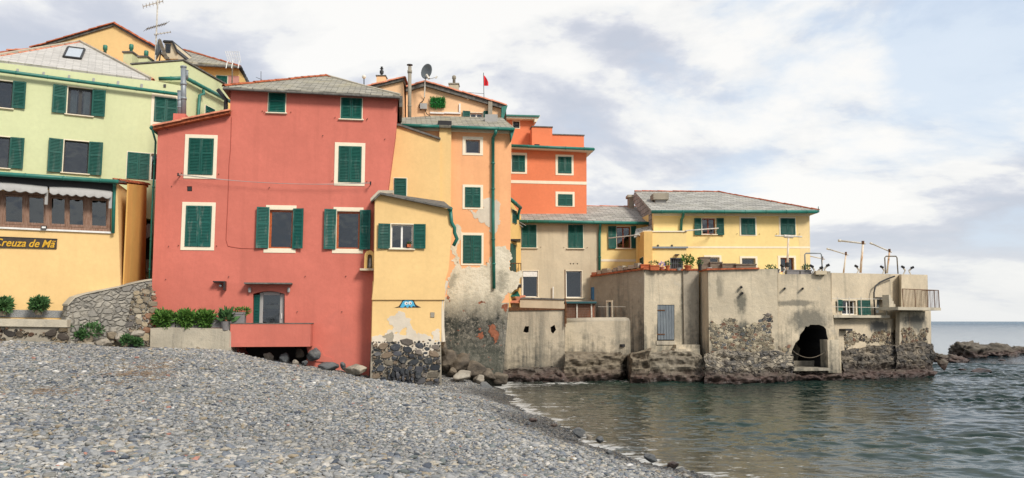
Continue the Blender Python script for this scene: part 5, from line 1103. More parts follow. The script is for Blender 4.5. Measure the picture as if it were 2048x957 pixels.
dish(c_, Vector((-.75, -1, .1)), .37).build('dish', M['dishgrey'], t2, True); MB().tube([c_ + Vector((0, .05, 0)), at(850, 163, 36.8), at(849, 195, 36.9)], .03, 6).build('pole', M['offwhite'], t2)
MB().tube([at(857, 159, 36.7), at(872, 155, 36.4)], .015, 5).tube([at(871, 157, 36.4), at(874, 153, 36.4)], .04, 6).tube([at(853, 150, 36.7), at(858, 158, 36.6)], .06, 5).build('feed_arm', M['offwhite'], t2)
t2 = thing('tall_flue', at(819, 235, 36.6), 'tall stained flue pipe with flat cap beside the salmon gable', 'chimney'); p0, p1 = at(819, 240, 36.6), at(819.5, 134, 36.6)
MB().tube([p0, p1], .085, 14).tube([p0.lerp(p1, .88), p0.lerp(p1, .93)], .11, 14).tube([p0.lerp(p1, .25), p0.lerp(p1, .27)], .1, 14).build('pipe', M['mortar'], t2, True)
MB().lathe(p1 + UP * .05, [(.02, 0), (.14, .02), (.14, .05), (.02, .07)], 16).tube([p1, p1 + UP * .07], .02, 5).build('cap', M['iron'], t2)
t2 = thing('chimney_with_pot', at(908, 178, 38.6), 'cream chimney with pale round clay pot on the salmon gable slope', 'chimney'); p = at(908, 181, 38.8); s = 38.8 / 1600
MB().box(p.x - 9.5 * s, p.x + 9.5 * s, p.y - .2, p.y + .3, p.z - .5, p.z + .25).build('stack', M['beige'], t2); MB().box(p.x - 11 * s, p.x + 11 * s, p.y - .24, p.y + .34, p.z + .25, p.z + .31).build('cap', M['mortar'], t2)
MB().lathe(p + UP * .31, [(.07, 0), (.07, .25), (.1, .27), (.1, .4), (.06, .44)], 14).build('pot', M['mortar'], t2, True)
t2 = thing('red_flag', at(968, 195, 38.4), 'small red flag on a thin pole above the salmon roof', 'flag'); MB().tube([at(968, 200, 38.4), at(967, 146, 38.4)], .014, 6).build('pole', M['iron'], t2)
m_ = MB(); n = 8; vs = []
for i in range(n + 1):
    t_ = i / n
    for j in range(2): x = 967.3 + t_ * 9.5; y = lerp(151 + 14 * t_ ** 1.6, 172 + 0 * t_, j); vs.append(at(x, y, 38.4 + .06 * math.sin(t_ * 6)))
m_.add(vs, [(2 * i, 2 * i + 2, 2 * i + 3, 2 * i + 1) for i in range(n)]); m_.add([v + Vector((0, .01, 0)) for v in vs], [(2 * i + 1, 2 * i + 3, 2 * i + 2, 2 * i) for i in range(n)]); m_.build('cloth', M['flagred'], t2, True)
MB().tube([at(930, 185, 38.4), at(968, 188, 38.4)], .01, 4).build('stay_wire', M['iron'], t2)
# ================================================================ bright orange block
th_ = thing('bright_orange_block', OB.at(1100, 440), 'bright orange block with white window frames and roof terrace behind the slate roofs', 'building')
window(th_, OB, leaf=(1024, 311, 1050, 344), surround=(1020, 306, 1054, 348), hooks=False); window(th_, OB, leaf=(1116, 314, 1143, 347), surround=(1111, 310, 1147, 351), hooks=False); window(th_, OB, leaf=(1116, 389, 1145, 412), surround=(1111, 384, 1149, 414), hooks=False)
wall(th_, OB, [(1000, 700), (1000, 294), (1173, 299), (1174, 700)], M['orangered'], depth=8)
strip(th_, OB, 1000, 362, 1173.5, 368, -.01, .02, M['cream'], 'band')
hs = H(window(th_, OB, opening=(1026, 243, 1039, 257), fm=M['iron'], d=-1.2, hooks=False, cols=3, rows=2))
MB().prism(OB, OB.poly([(1000, 300), (1000, 236), (1066, 238), (1068, 300)], -1.2), -1.2, -6, [(hs[0][0], .2)]).build('penthouse', [M['orangered'], M['room']], th_)
MB().prism(OB, OB.poly([(1000, 231), (1080, 233), (1072, 246), (1068, 246), (1068, 240), (1000, 238)], -1.0), -.8, -6).build('penthouse_roof', M['cream'], th_)
MB().prism(OB, OB.poly([(1000, 229), (1080, 231), (1079, 234), (1000, 232)], -.7), -.7, -6.2).build('penthouse_gutter', M['gutter'], th_)
strip(th_, OB, 1066, 251, 1107, 300, -1, -.35, M['orangered'], 'stair_block'); strip(th_, OB, 1107, 266, 1172, 300, -1, -.5, M['orangered'], 'parapet'); strip(th_, OB, 1065, 250, 1108, 252, -1, -.3, M['slateedge'], 'coping'); strip(th_, OB, 1107, 265, 1173, 267, -1, -.45, M['slateedge'], 'coping')
strip(th_, OB, 1071, 286, 1081, 290, -.4, -.33, M['black'], 'terrace_drain')
a, b = OB.at(1000, 290, .55), OB.at(1187, 298, .55); MB().slab([a, b, b - OB.N * 2, a - OB.N * 2 + UP * .1], .12).build('cornice', M['cream'], th_); gutter(th_, [a - UP * .02, b - UP * .02], .08); gutter(th_, [b - UP * .02, b - OB.N * 3 - UP * .02], .08)
# ================================================================ beige house
th_ = thing('beige_rendered_house', BG.at(1120, 600), 'plain beige rendered house with four openings and slate roof left of the yellow house', 'building'); 
window(th_, BG, leaf=(1043, 450, 1073, 496), sill=1); window(th_, BG, leaf=(1136, 450, 1166, 497), sill=1)
hs = H(window(th_, BG, opening=(1045, 542, 1076, 595), fm=M['white'], sill=1, hooks=False, curtain=0), window(th_, BG, opening=(1132, 542, 1164, 596), fm=M['white'], sill=1, hooks=False))
q = BG.rect(1046, 543, 1075, 554, -.05); MB().fb(BG, *q, -.1, -.03).build('roller_blind', M['white'], th_)
for x in (1141, 1147, 1155): hs.append((BG.poly([(x + 1.5 * math.cos(k), 528 + 1.5 * math.sin(k)) for k in range(6)]), .1))
wall(th_, BG, [(1030, 690), (1030, 438), (1201, 443), (1201, 690)], M['beige'], hs, depth=5)
wall(th_, BG, [(1201.3, 690), (1201.3, 443), (1300, 446), (1300, 690)], M['yellow'], H(window(th_, BG, opening=(1233, 454, 1261, 497), shut=[(1216, 453, 1232, 498), (1262, 453, 1272, 497)], fm=M['redwood'], cols=2, sill=1, hooks=False), window(th_, BG, opening=(1236, 541, 1262, 560), fm=M['white'], cols=2, hooks=False)), depth=5, name='yellow_wall')
strip(th_, BG, 1202, 519, 1290, 523.5, -.01, .012, M['cream'], 'band')
a, b = BG.at(1032, 441, .35), BG.at(1302, 446, .35); rf = MB(); rf.slab([a, b, at(1296, 413, 45.5), at(1020, 411, 45.0)], .12, uvdir=b - a).build('roof', M['slate'], th_)
tiles(MB(), [at(1020, 410.5, 45), at(1280, 412, 45.4)], .07, .45).build('ridge_tiles', M['terra'], th_)
gutter(th_, [BG.at(1032, 443, .42), BG.at(1297, 447, .42)], .085); downpipe(th_, [BG.at(1201, 447, .4), BG.at(1200, 456, .15), BG.at(1199, 470, .08), BG.at(1199, 560, .08)], .07)
m_ = MB(); m_.tube([BG.at(1045, 449, .3), BG.at(1062, 444, .35), BG.at(1075, 449, .3)], .012, 4).tube([BG.at(1038, 444, .5), BG.at(1052, 452, .5)], .015, 4).tube([BG.at(1036, 448, .5), BG.at(1046, 455, .5)], .015, 4).build('hanging_cable', M['canvas'], th_)
MB().tube([BG.at(1106, 603, .1), BG.at(1106, 574, .1)], .03, 6).build('vent_pipe', M['white'], th_)
# cream side house between tower and beige house
NS = Fac(1019, 38.3, 1042, 40.4); th_ = thing('cream_side_house', NS.at(1030, 600), 'narrow cream side wall with small balcony between apricot tower and beige house', 'building')
window(th_, NS, leaf=(1024, 421, 1032, 447), hooks=False)
wall(th_, NS, [(1019, 690), (1019, 398), (1042, 432), (1042, 690)], M['ochre2'], depth=1.0)
gutter(th_, [NS.at(1020, 398, .3), NS.at(1041, 416, .3)], .09); downpipe(th_, [NS.at(1040, 417, .3), NS.at(1037, 428, .12), NS.at(1036, 440, .1)], .07)
MB().fb(NS, *NS.rect(1021, 489, 1031, 568, .03), 0, .06).build('balcony_shutter', M['shutter'], th_)
cb = MB(); p = at(1024, 480, 38.5); cb.box(p.x - .2, p.x + .42, 38.5, 39.5, p.z - .04, p.z + .04).build('door_hood', M['iron'], th_)
p = at(1022, 572, 38.3); q = at(1043, 572, 38.3); bl = MB().box(p.x - .3, q.x, 38.3, 39.9, p.z - .05, p.z + .08).build('balcony', M['iron'], th_)
rl_ = MB(); zt = at(1022, 527, 38.3).z; rl_.tube([(p.x, 38.35, zt), (q.x - .02, 38.35, zt), (q.x - .02, 39.8, zt)], .02, 6)
for i in range(5): x = lerp(p.x, q.x - .02, i / 4); rl_.tube([(x, 38.35, p.z), (x, 38.35, zt)], .013, 5)
for i in range(14): y = lerp(38.35, 39.8, i / 13); rl_.tube([(q.x - .02, y, p.z), (q.x - .02, y, zt)], .012, 5)
rl_.build('railing', M['rust'], bl)
p, q = at(1018, 581, 38.5), at(1040, 592, 38.5); MB().slab([(p.x, 38.5, q.z), (q.x, 38.5, q.z), (q.x - .1, 39.5, p.z), (p.x, 39.5, p.z)], .04).build('green_awning', M['gutter'], th_)
p, q = at(1018, 604, 38.4), at(1052, 604, 38.4); MB().slab([(p.x - .3, 38.4, p.z), (q.x - .1, 38.4, p.z), (q.x, 39.8, p.z + .35), (p.x - .3, 39.8, p.z + .35)], .06).build('terrace_roof', M['terra'], th_); MB().box(p.x - .3, q.x - .3, 38.7, 39.8, p.z - 1.3, p.z - .07).build('terrace_wall', M['beige'], th_)
# ================================================================ yellow house on the right
th_ = thing('yellow_slate_roofed_house', Y1.at(1450, 545), 'long yellow house with large slate hip roof above the sea wall', 'building'); hs = []
hs += H(window(th_, Y1, opening=(1404, 437, 1431, 469), shut=[(1388, 437, 1402, 471), (1433, 437, 1447, 471)], fm=M['redwood'], cols=2, sill=1, hooks=False, ang=.05),
        window(th_, Y1, opening=(1484, 517, 1511, 545), surround=(1480, 513, 1515, 545), fm=M['canvas'], hooks=False), window(th_, Y1, opening=(1561, 516, 1588, 545), surround=(1556, 512, 1592, 545), fm=M['redwood'], cols=2, hooks=False, curtain=1), window(th_, Y1, opening=(1414, 515, 1439, 545), surround=(1408, 511, 1443, 545), fm=M['white'], hooks=False))
window(th_, Y1, leaf=(1482, 437, 1510, 470), surround=(1479, 434, 1513, 472)); window(th_, Y1, leaf=(1561, 437, 1590, 470), surround=(1558, 434, 1592, 472))
wall(th_, Y1, [(1307, 600), (1307, 424), (1619, 425), (1621, 600)], M['yellow'], hs, depth=6)
MB().prism(Y1, Y1.poly([(1594, 432), (1619, 432), (1621, 560), (1601, 560), (1600, 500), (1596, 470)]), .006, -.01).build('bare_corner', M['yellowp'], th_)
MB().prism(Y1, Y1.poly([(1307, 493), (1620, 493.5), (1620, 497), (1307, 496.5)]), .014, -.01).build('band', M['cream'], th_); MB().prism(Y1, Y1.poly([(1307, 425), (1619, 426), (1619, 433), (1307, 432)]), .05, -.01).build('eave_cornice', M['cream'], th_)
A_, B_ = Y1.at(1303, 421, .45), Y1.at(1637, 421, .5); P1, P2 = at(1269, 383, 44.5), at(1436, 384, 45.2); Bk = B_ + Vector((0, 7, 0)); Ak = at(1264, 400, 46)
rf = MB(); rf.slab([A_, B_, P2, P1], .12, uvdir=B_ - A_).slab([B_, Bk, P2], .12).build('roof', M['slate'], th_)
tiles(MB(), [P1 + UP * .05, P2 + UP * .05, B_ + UP * .06], .07, .42).build('ridge_tiles', M['terra2'], th_)
gutter(th_, [Y1.at(1303, 424, .52), Y1.at(1634, 424, .55)], .085); MB().tube([B_ - UP * .1, B_ + UP * .2], .05, 6, .01).build('eave_finial', M['gutter'], th_)
# slate hung side
SG = at(1303, 424, 39.9); m_ = MB(); q0, q1, q2, q3 = at(1303, 463, 39.9), at(1303, 425, 39.9), at(1268, 386, 44.4), at(1266, 404, 44.4)
ee = (q0 - q3).normalized()
def hang(pts):
    uv = [((p - q0).dot((q1 - q2).normalized()), p.z) for p in pts]; n = len(pts); V = pts + [p + Vector((.3, 0, 0)) for p in pts]
    return m_.add(V, [tuple(range(n)), tuple(range(2 * n - 1, n - 1, -1))] + [(i, (i + 1) % n, n + (i + 1) % n, n + i) for i in range(n)], 0, [uv, uv[::-1]] + [[uv[i], uv[(i + 1) % n], uv[(i + 1) % n], uv[i]] for i in range(n)])
hang([q0, q1, q2, q3]); m_.build('slate_hung_side', slate('hung_slate', (.31, .3, .28), .5, .26, .2), th_)
MB().slab([at(1268, 475, 39.3), at(1303, 462, 39.3), at(1303, 452, 40.4), at(1272, 458, 40.4)], .05).build('small_slate_roof', M['slate'], th_)
downpipe(th_, [Y1.at(1367, 426, .5), Y1.at(1366, 434, .3), Y1.at(1363, 440, .1), Y1.at(1362, 463, .1)], .07)
t2 = thing('wide_chimney', at(1322, 417, 41.5), 'wide rendered chimney with flat concrete slab on the yellow house roof', 'chimney'); p, q = at(1311, 420, 41.2), at(1332, 400, 41.2)
MB().box(p.x, q.x, 41.2, 41.9, p.z - .3, q.z).build('stack', M['canvas'], t2); MB().box(p.x - .12, q.x + .12, 41.05, 42.05, q.z, q.z + .33).build('slab', M['mortar'], t2)
t2 = thing('short_chimney', at(1262, 412, 44.5), 'short grey chimney peeping behind the left corner of the yellow house roof', 'chimney'); p, q = at(1258, 415, 44.6), at(1268, 391, 44.6)
MB().box(p.x, q.x, 44.6, 45.2, p.z - .4, q.z - .12).build('stack', M['mortar'], t2); MB().box(p.x - .08, q.x + .08, 44.5, 45.3, q.z - .12, q.z + .02).build('cap', M['conc_c'], t2)
# extension
th2 = thing('yellow_extension', Y2.at(1330, 545), 'yellow box extension with roof terrace and barred door before the yellow house', 'building')
dh = Y2.poly([(1340, 560), (1340, 516), (1366, 516), (1366, 560)]); bx2 = Y2.poly([(1288, 600), (1288, 464), (1373, 464), (1373, 600)])
MB().prism(Y2, bx2, 0, -1, [(dh, .15)], back=Vector((-.05, 2.2, 0))).build('wall', [M['yellow'], M['room']], th2)
MB().prism(Y2, Y2.poly([(1286, 462), (1374, 462), (1374, 464.5), (1286, 464.5)], .04), .05, -1.5).build('coping', M['cream'], th2); MB().prism(Y2, Y2.poly([(1288, 493.5), (1376, 493.5), (1376, 497), (1288, 497)], .08), .1, 0).build('ledge', M['greyflue'], th2)
for x in (1316, 1344): MB().fb(Y2, *Y2.rect(x - 1.5, 490, x + 1.5, 493.3, .02), -.01, .05).build('drain', M['iron'], th2)
m_ = MB(); q = Y2.rect(1340, 516, 1366, 560); m_.ring(Y2, q[0], q[1], q[2], q[3], .05, -.08, -.02)
for i in range(1, 7): u = lerp(q[0], q[1], i / 7); m_.tube([Y2.P(u, q[2], -.05), Y2.P(u, q[3], -.05)], .012, 5)
for i in range(1, 4): z = lerp(q[2], q[3], i / 4); m_.tube([Y2.P(q[0], z, -.05), Y2.P(q[1], z, -.05)], .01, 5)
m_.build('barred_door', M['dishgrey'], th2); MB().fb(Y2, *Y2.rect(1350, 509, 1358, 511, .1), 0, .2).build('small_lamp', M['iron'], th2)
SX = Fac(1275, 40.6, 1288, 38.5); prism(th2, SX, [(1275, 600), (1275, 470), (1288, 463), (1288, 600)], 0, -.4, M['ochre2'], 'side_wall'); window(th2, SX, leaf=(1281, 516, 1287, 530), single=True, hooks=False)
for i, (xa, ya, Ya, xb, yb, Yb) in enumerate(((1217, 477, 39.6, 1279, 470, 38.2), (1371, 462, 38.4, 1436, 457, 39.2))):
    m_ = MB().tube([at(xa, ya, Ya), at(xb, yb, Yb)], .03, 6).tube([at(xb, yb, Yb), at(xb, yb, Yb) + Vector((0, .6, 0))], .04, 6).build('laundry_pole', M['offwhite'], None); tag(m_, ('pale laundry pole crossing the brown window left of the extension', 'pale laundry pole reaching from the extension terrace past the brown window')[i], 'pole', 'laundry poles on the yellow houses')
# ================================================================ sea walls
def swall(name, fac, pts, m, label, depth=3.0, holes=(), back=None, cat='wall', nm='wall'):
    th = thing(name, fac.at(pts[0][0], 700), label, cat)
    MB().prism(fac, fac.poly(pts), 0, -depth, [(fac.poly(h), dd) for h, dd in holes], back).build(nm, [m, M['room']], th); return th
t1 = swall('bastion_wall', W1, [(1000, 790), (996, 700), (1003, 622), (1020, 618), (1128, 620), (1132, 790)], M['conc_b'], 'stained concrete bastion with two small square holes at the cove corner', 4,
           [([(1046, 664), (1050, 653), (1058, 653), (1057, 665), (1052, 666)], .5), ([(1101, 655), (1109, 650), (1112, 660), (1106, 668), (1102, 664)], .5)])
MB().prism(W1, W1.poly([(1004, 616.5), (1020, 615), (1129, 618), (1129, 620.5), (1004, 622)], .05), .06, -4).build('coping', M['rust'], t1)
MB().prism(W1, W1.poly([(1040, 600), (1046, 597), (1128, 600), (1128, 621), (1040, 621)], -.8), -.8, -2.2).build('parapet', M['beige'], t1)
MB().prism(W1, W1.poly([(1039, 598.5), (1046, 595), (1129, 598), (1129, 600.5), (1046, 598.5)], -.75), -.75, -2.25).build('parapet_coping', M['slateedge'], t1)
MB().tube([W1.at(1130, 655, .1), W1.at(1130.5, 612, .1), W1.at(1130, 540, .1)], .028, 8).tube([W1.at(1132, 648, .1), W1.at(1132, 605, .1)], .03, 8).build('rusty_pipe', M['rust'], t1)
t1 = swall('low_quay_wall', W2, [(1130, 760), (1130, 646), (1200, 643), (1280, 642), (1290, 650), (1292, 760)], M['conc_b'], 'low stained concrete wall between the bastion and the tall sea wall', .5)
m_ = MB(); m_.tube([W2.at(1131, 645, -.2), W2.at(1200, 643.5, -.2), W2.at(1280, 643, -.2), W2.at(1289, 651, -.2)], .2, 8).build('rounded_top', M['conc_c'], t1, True)
MB().lathe(W2.at(1245, 694, .0), [(.01, 0), (.12, 0), (.12, .12), (.01, .12)], 12).build('drain_hole', M['black'], t1)
for i in range(9): x = 1200 + i * 10.5; MB().tube([W2.at(x, 645, -.2), W2.at(x, 614, -.2)], .008, 5).build('fence_rod', M['rust'], t1)
MB().tube([W2.at(1196, 614, -.2), W2.at(1286, 614, -.2)], .008, 4).build('wire', M['offwhite'], t1)
# lattice shed
LT = Fac(1130, 39.3, 1192, 39.3); t2 = thing('lattice_shed', LT.at(1160, 645), 'small brown lattice enclosure with teal roof behind the low quay wall', 'shed'); q = LT.rect(1132, 608, 1190, 652); m_ = MB()
for i in range(26): u = lerp(q[0], q[1], i / 25); m_.fb(LT, u - .012, u + .012, q[2], q[3], 0, .02)
for i in range(14): z = lerp(q[2], q[3], i / 13); m_.fb(LT, q[0], q[1], z - .01, z + .01, .021, .035)
m_.build('lattice', M['wood'], t2); MB().fb(LT, q[0], q[1], q[2], q[3], -.4, -.3).build('back_panel', M['timber'], t2)
for x in (1154, 1183): MB().fb(LT, *LT.rect(x - 1.3, 606, x + 1.3, 650, .04), .04, .09).build('post', M['offwhite'], t2)
MB().fb(LT, *LT.rect(1129, 603, 1193, 608, .2), -1, .2).build('roof', M['dishgrey'], t2); MB().fb(LT, *LT.rect(1129, 604, 1193, 607, .2), .2, .24).build('fascia', plain('teal_board', S(36, 84, 88)), t2)
SOFT = [S(150, 140, 118, .9), S(120, 116, 104, .9), S(176, 164, 138, .9), S(146, 112, 92, .85), S(98, 100, 100, .9), S(186, 176, 152, .9), S(134, 126, 110, .9)]
# tall walls
t1 = swall('garden_wall', W3, [(1182, 780), (1182, 553), (1236, 545), (1288, 539), (1288, 780)], M['conc_d'], 'dark streaked concrete wall with rising top edge and narrow green door', 1.2, [([(1213, 660), (1213, 601), (1226, 601), (1226, 660)], .15)])
MB().ring(W3, *W3.rect(1213, 601, 1226, 662), .09, -.08, .03).build('door_frame', M['cream'], t1); MB().fb(W3, *W3.rect(1216, 606, 1223.5, 662, -.1), -.12, -.08).build('door', M['dishgrey'], t1)
MB().prism(W3, W3.poly([(1181, 551), (1236, 543), (1288, 537), (1288, 540), (1236, 546.5), (1181, 554.5)], .06), .08, -1.2).build('coping', M['terra2'], t1)
MB().fb(W3, *W3.rect(1183.5, 575, 1187, 600, .05), 0, .12).build('blue_cabinet', plain('blue_paint', S(50, 90, 120)), t1)
top4 = [(1288, 539), (1330, 541), (1366, 541.5), (1393, 541)]
t1 = swall('tall_sea_wall', W4, [(1289, 780), (1288, 539), (1330, 541), (1396, 541), (1396, 780)], concrete('door_wall_concrete', (.62, .535, .39), (.085, .088, .075), .6, 3.6, 5.5, 1.0, [(tuple(W4.at(1375, 600)), .35, 1.3, .75), (tuple(W4.at(1358, 650)), .25, .8, .5)]), 'tall concrete sea wall with the grey plank door', 5, [([(1314, 682), (1315, 610), (1349, 610), (1349, 682)], .2)])
m_ = MB(); dq = W4.rect(1315, 610, 1349, 681, -.04)
for i in range(6): u = lerp(dq[0], dq[1], i / 6); m_.fb(W4, u + .006, u + (dq[1] - dq[0]) / 6 - .006, dq[2] + .03, dq[3] - .02, -.09, -.03 + .004 * (i % 2))
dr = m_.build('door', M['greywood'], t1); m_ = MB()
for y in (621, 669): m_.fb(W4, *W4.rect(1314, y - 1, 1330, y + 1, .0), -.03, .0)
m_.build('hinge', M['rust'], dr)
MB().fb(W4, *W4.rect(1313, 682, 1350, 690, .03), -.05, .05).build('threshold', M['conc_c'], t1)
MB().prism(W4, W4.poly([(1366, 541.5), (1397, 541), (1397, 780), (1372, 780), (1368, 690)], .08), .12, -.1).build('pilaster', M['conc_d'], t1)
MB().prism(W4, W4.poly([(1287, 536), (1330, 538), (1397, 538), (1397, 541.5), (1330, 541.5), (1287, 539.5)], .12), .16, -2).build('coping', M['terra2'], t1)
MB().tube([W4.at(1375, 580, .14), W4.at(1376, 625, .14)], .07, 8, .015).build('leak_stain', M['black'], t1) if False else None
SD = Fac(1393, 38.6, 1415, 36.9)
t1 = thing('buttress_wall', W5.at(1480, 740), 'projecting concrete sea wall with patchy exposed rubble and two spouts', 'wall')
TW5 = t1
MB().prism(W5, W5.poly([(1420, 790), (1416, 541), (1555, 538), (1557, 790)]), 0, -4, back=at(1393, HOR, 38.6) - at(1415, HOR, 36.9)).build('wall', [concrete('spout_wall_concrete', (.62, .535, .39), (.085, .088, .075), .6, 3.4, 5.5, 1.0, [(tuple(W5.at(1483, 605)), .28, .7, .8), (tuple(W5.at(1487, 665)), .35, .6, .9), (tuple(W5.at(1440, 575)), .2, .6, .5)])], t1)
MB().prism(W5, W5.poly([(1413, 537.5), (1518, 535.5), (1519, 538.5), (1413, 541)], .08), .1, -1.5).build('coping', M['terra2'], t1)
for x, y in ((1482, 574), (1484, 586)): MB().tube([W5.at(x, y, -.1), W5.at(x + 1, y + 1, .22)], .055, 10).build('spout', M['iron'], t1)
mb = MB(); stonework(mb, W5, W5.poly([(1424, 640), (1470, 636), (1480, 655), (1500, 650), (1530, 638), (1546, 655), (1548, 712), (1422, 712), (1420, 680)]), .0, .085, SOFT, 15, 1.6, .02)
stonework(mb, W5, W5.poly([(1518, 642), (1526, 628), (1542, 628), (1546, 645)]), .0, .12, DARKST + SOFT, 17, 1.4, .03)
mb.build('exposed_stones', M['stonewet'], t1)
# cave wall
rnd = random.Random(4)
cave = [(1588, 742), (1584, 718), (1583, 705), (1588, 696), (1590, 686), (1597, 678), (1601, 668), (1608, 662), (1611, 654), (1617, 655), (1622, 649), (1632, 651), (1638, 648), (1648, 652), (1653, 660), (1655, 672), (1656, 742)]
t1 = thing('cave_wall', W6.at(1610, 750), 'concrete sea wall pierced by a dark ragged cave opening at the waterline', 'wall')
MB().prism(W6, W6.poly([(1556, 790), (1556, 546), (1562, 549), (1655, 549), (1655, 543), (1661, 543), (1662, 600), (1668, 650), (1682, 700), (1684, 790)]), 0, -4.2, [(jag(W6.poly(cave), .15, .05, 9), 3.8)]).build('wall', [concrete('cave_wall_concrete', (.62, .53, .385), (.085, .088, .078), 1, 3.4, 5.3, .9, [(tuple(W6.at(1618, 640)), 1.1, .55, .75), (tuple(W6.at(1590, 607)), 1.0, .16, .7)]), M['black']], t1)  # cave sides and back in flat black: unlit depth painted in
for x, y in ((1570, 577), (1606, 577)): MB().tube([W6.at(x, y, -.1), W6.at(x - 1, y + 1, .22)], .05, 10).build('spout', M['iron'], t1)
MB().fb(W6, *W6.rect(1656, 680, 1679, 746, .3), -.4, .3).build('cave_pier', M['conc_b'], t1)
MB().fb(W6, *W6.rect(1586, 737, 1660, 742, .6), -3, .65).build('cave_floor', M['conc_c'], t1)
MB().tube([W6.at(1586 + i * 66 / 14, 702 + 14 * math.sin(math.pi * i / 14) ** .8, .1) for i in range(15)], .013, 6).build('chain', M['oldwood'], t1)
MB().fb(W6, *W6.rect(1588, 722, 1636, 737, -1.2), -1.3, -1.2).build('grey_barrier', M['mortar'], t1)
mb = MB(); stonework(mb, W6, W6.poly([(1558, 690), (1582, 690), (1586, 742), (1558, 748)]), .0, .14, DARKST + SOFT, 19, 1.5, .03); mb.build('exposed_stones', M['stonewet'], t1)
MB().box(*(lambda p, q: (p.x, q.x, 37.0, 37.5, q.z, p.z))(at(1632, 542, 37), at(1654, 549.5, 37))).build('terrace_step', M['beige'], t1)
# right wall with little window and balcony
t1 = thing('terrace_sea_wall', W7.at(1730, 740), 'far concrete sea wall with small green shuttered window and rubble foot', 'wall')
TW7 = t1; h1 = window(t1, W7, opening=(1683, 601, 1712, 630), shut=[(1671, 600, 1683, 622), (1715, 601, 1735, 630)], fm=M['white'], cols=2, hooks=False, ang=.12)
nich = W7.poly([(1752, 626), (1754, 597), (1772, 597), (1770, 626)])
MB().prism(W7, W7.poly([(1663, 790), (1663, 546), (1802, 549), (1802, 790)]), 0, -4, [h1, (nich, .35)]).build('wall', [concrete('terrace_concrete', (.60, .51, .37), (.085, .085, .07), .6, 2.6, None, .8), M['dishgrey']], t1)
MB().fb(W7, *W7.rect(1752, 595, 1774, 598, .05), -.02, .07).build('lintel', M['iron'], t1)
rl_ = MB()
for x in (1675, 1698, 1722, 1772): rl_.tube([W7.at(x, 594, .45), W7.at(x + 1, 633, .45)], .02, 5)
for y in (597, 614): rl_.tube([W7.at(1664, y, .45), W7.at(1775, y + 2, .45)], .014, 5)
rl_.build('railing', M['offwhite'], t1)
MB().fb(W7, *W7.rect(1664, 631, 1776, 636, .5), -.05, .6).build('ledge', M['conc_c'], t1)
MB().tube([W7.at(x, y, .25) for x, y in ((1750, 632), (1748, 600), (1748, 585), (1751, 573), (1760, 565), (1775, 558), (1789, 553))], .04, 8).build('curved_pipe', M['iron'], t1, True)
MB().prism(W7, W7.poly([(1664, 636), (1690, 640), (1720, 634), (1770, 640), (1800, 636), (1802, 790), (1664, 790)], .1), .15, -.1).build('lower_wall', concrete('sill_concrete', (.6, .51, .37), (.08, .085, .085), .4, 2.2, None, .9, [(tuple(W7.at(1752, 654)), .8, .36, .9)]), t1)
MB().fb(W7, *W7.rect(1680, 658, 1694, 662, .2), .1, .5).build('iron_stub', M['iron'], t1)
mb = MB(); stonework(mb, W7, W7.poly([(1686, 672), (1720, 668), (1760, 662), (1798, 668), (1798, 712), (1686, 712)], .15), .15, .1, BRNST + SOFT[:3], 23, 1.6, .02); mb.build('exposed_stones', M['stonewet'], t1)
t1 = thing('end_pier_wall', W8.at(1835, 740), 'end pier of the sea wall carrying the railed balcony over the water', 'wall')
TW8 = t1
MB().prism(W8, W8.poly([(1803, 790), (1803, 549), (1855, 550), (1862, 790)]), 0, -4, back=at(1787, HOR, 43.2) - at(1805, HOR, 40.9)).build('wall', [concrete('pier_concrete', (.60, .51, .37), (.08, .08, .07), .8, 3.0, None, .8)], t1)
MB().prism(W8, W8.poly([(1797, 790), (1799, 625), (1861, 622), (1863, 790)], .1), .12, -.1).build('lower_wall', concrete('pier_foot_concrete', (.58, .5, .37), (.08, .085, .08), .4, 2.6, None, .9, [(tuple(W8.at(1828, 645)), .9, .55, .85)]), t1)
mb = MB(); stonework(mb, W8, W8.poly([(1802, 660), (1858, 656), (1859, 705), (1802, 705)], .12), .12, .1, BRNST + SOFT[:3], 27, 1.6, .02); mb.build('exposed_stones', M['stonewet'], t1)
m_ = MB(); sl = W8.rect(1794, 615, 1880, 621, .9); m_.fb(W8, sl[0], sl[1], sl[2], sl[3], -.3, .95); bl = m_.build('balcony', M['conc_c'], t1)
rl_ = MB(); zt = W8.uz(1850, 580, .9)[1]; zb = sl[3]
for i in range(28):
    u = lerp(sl[0] + .55, sl[1] - .05, i / 27); rl_.tube([W8.P(u, zb, .9), W8.P(u + .0, zt, .9)], .012 if i % 9 else .025, 5)
for i in range(5): d_ = lerp(-.25, .9, i / 5); rl_.tube([W8.P(sl[1] - .05, zb, d_), W8.P(sl[1] - .05, zt, d_)], .012, 5)
rl_.tube([W8.P(sl[0] + .55, zt, .9), W8.P(sl[1] - .05, zt, .9), W8.P(sl[1] - .05, zt, -.25)], .018, 5); rl_.build('railing', M['rust'], bl)
m_ = MB()
for i in range(4): m_.fb(W8, sl[0] + .1, sl[0] + .62 - i * .12, zb + i * .15, zb + (i + 1) * .15, .1, .45)
m_.build('steps', M['conc_c'], bl)
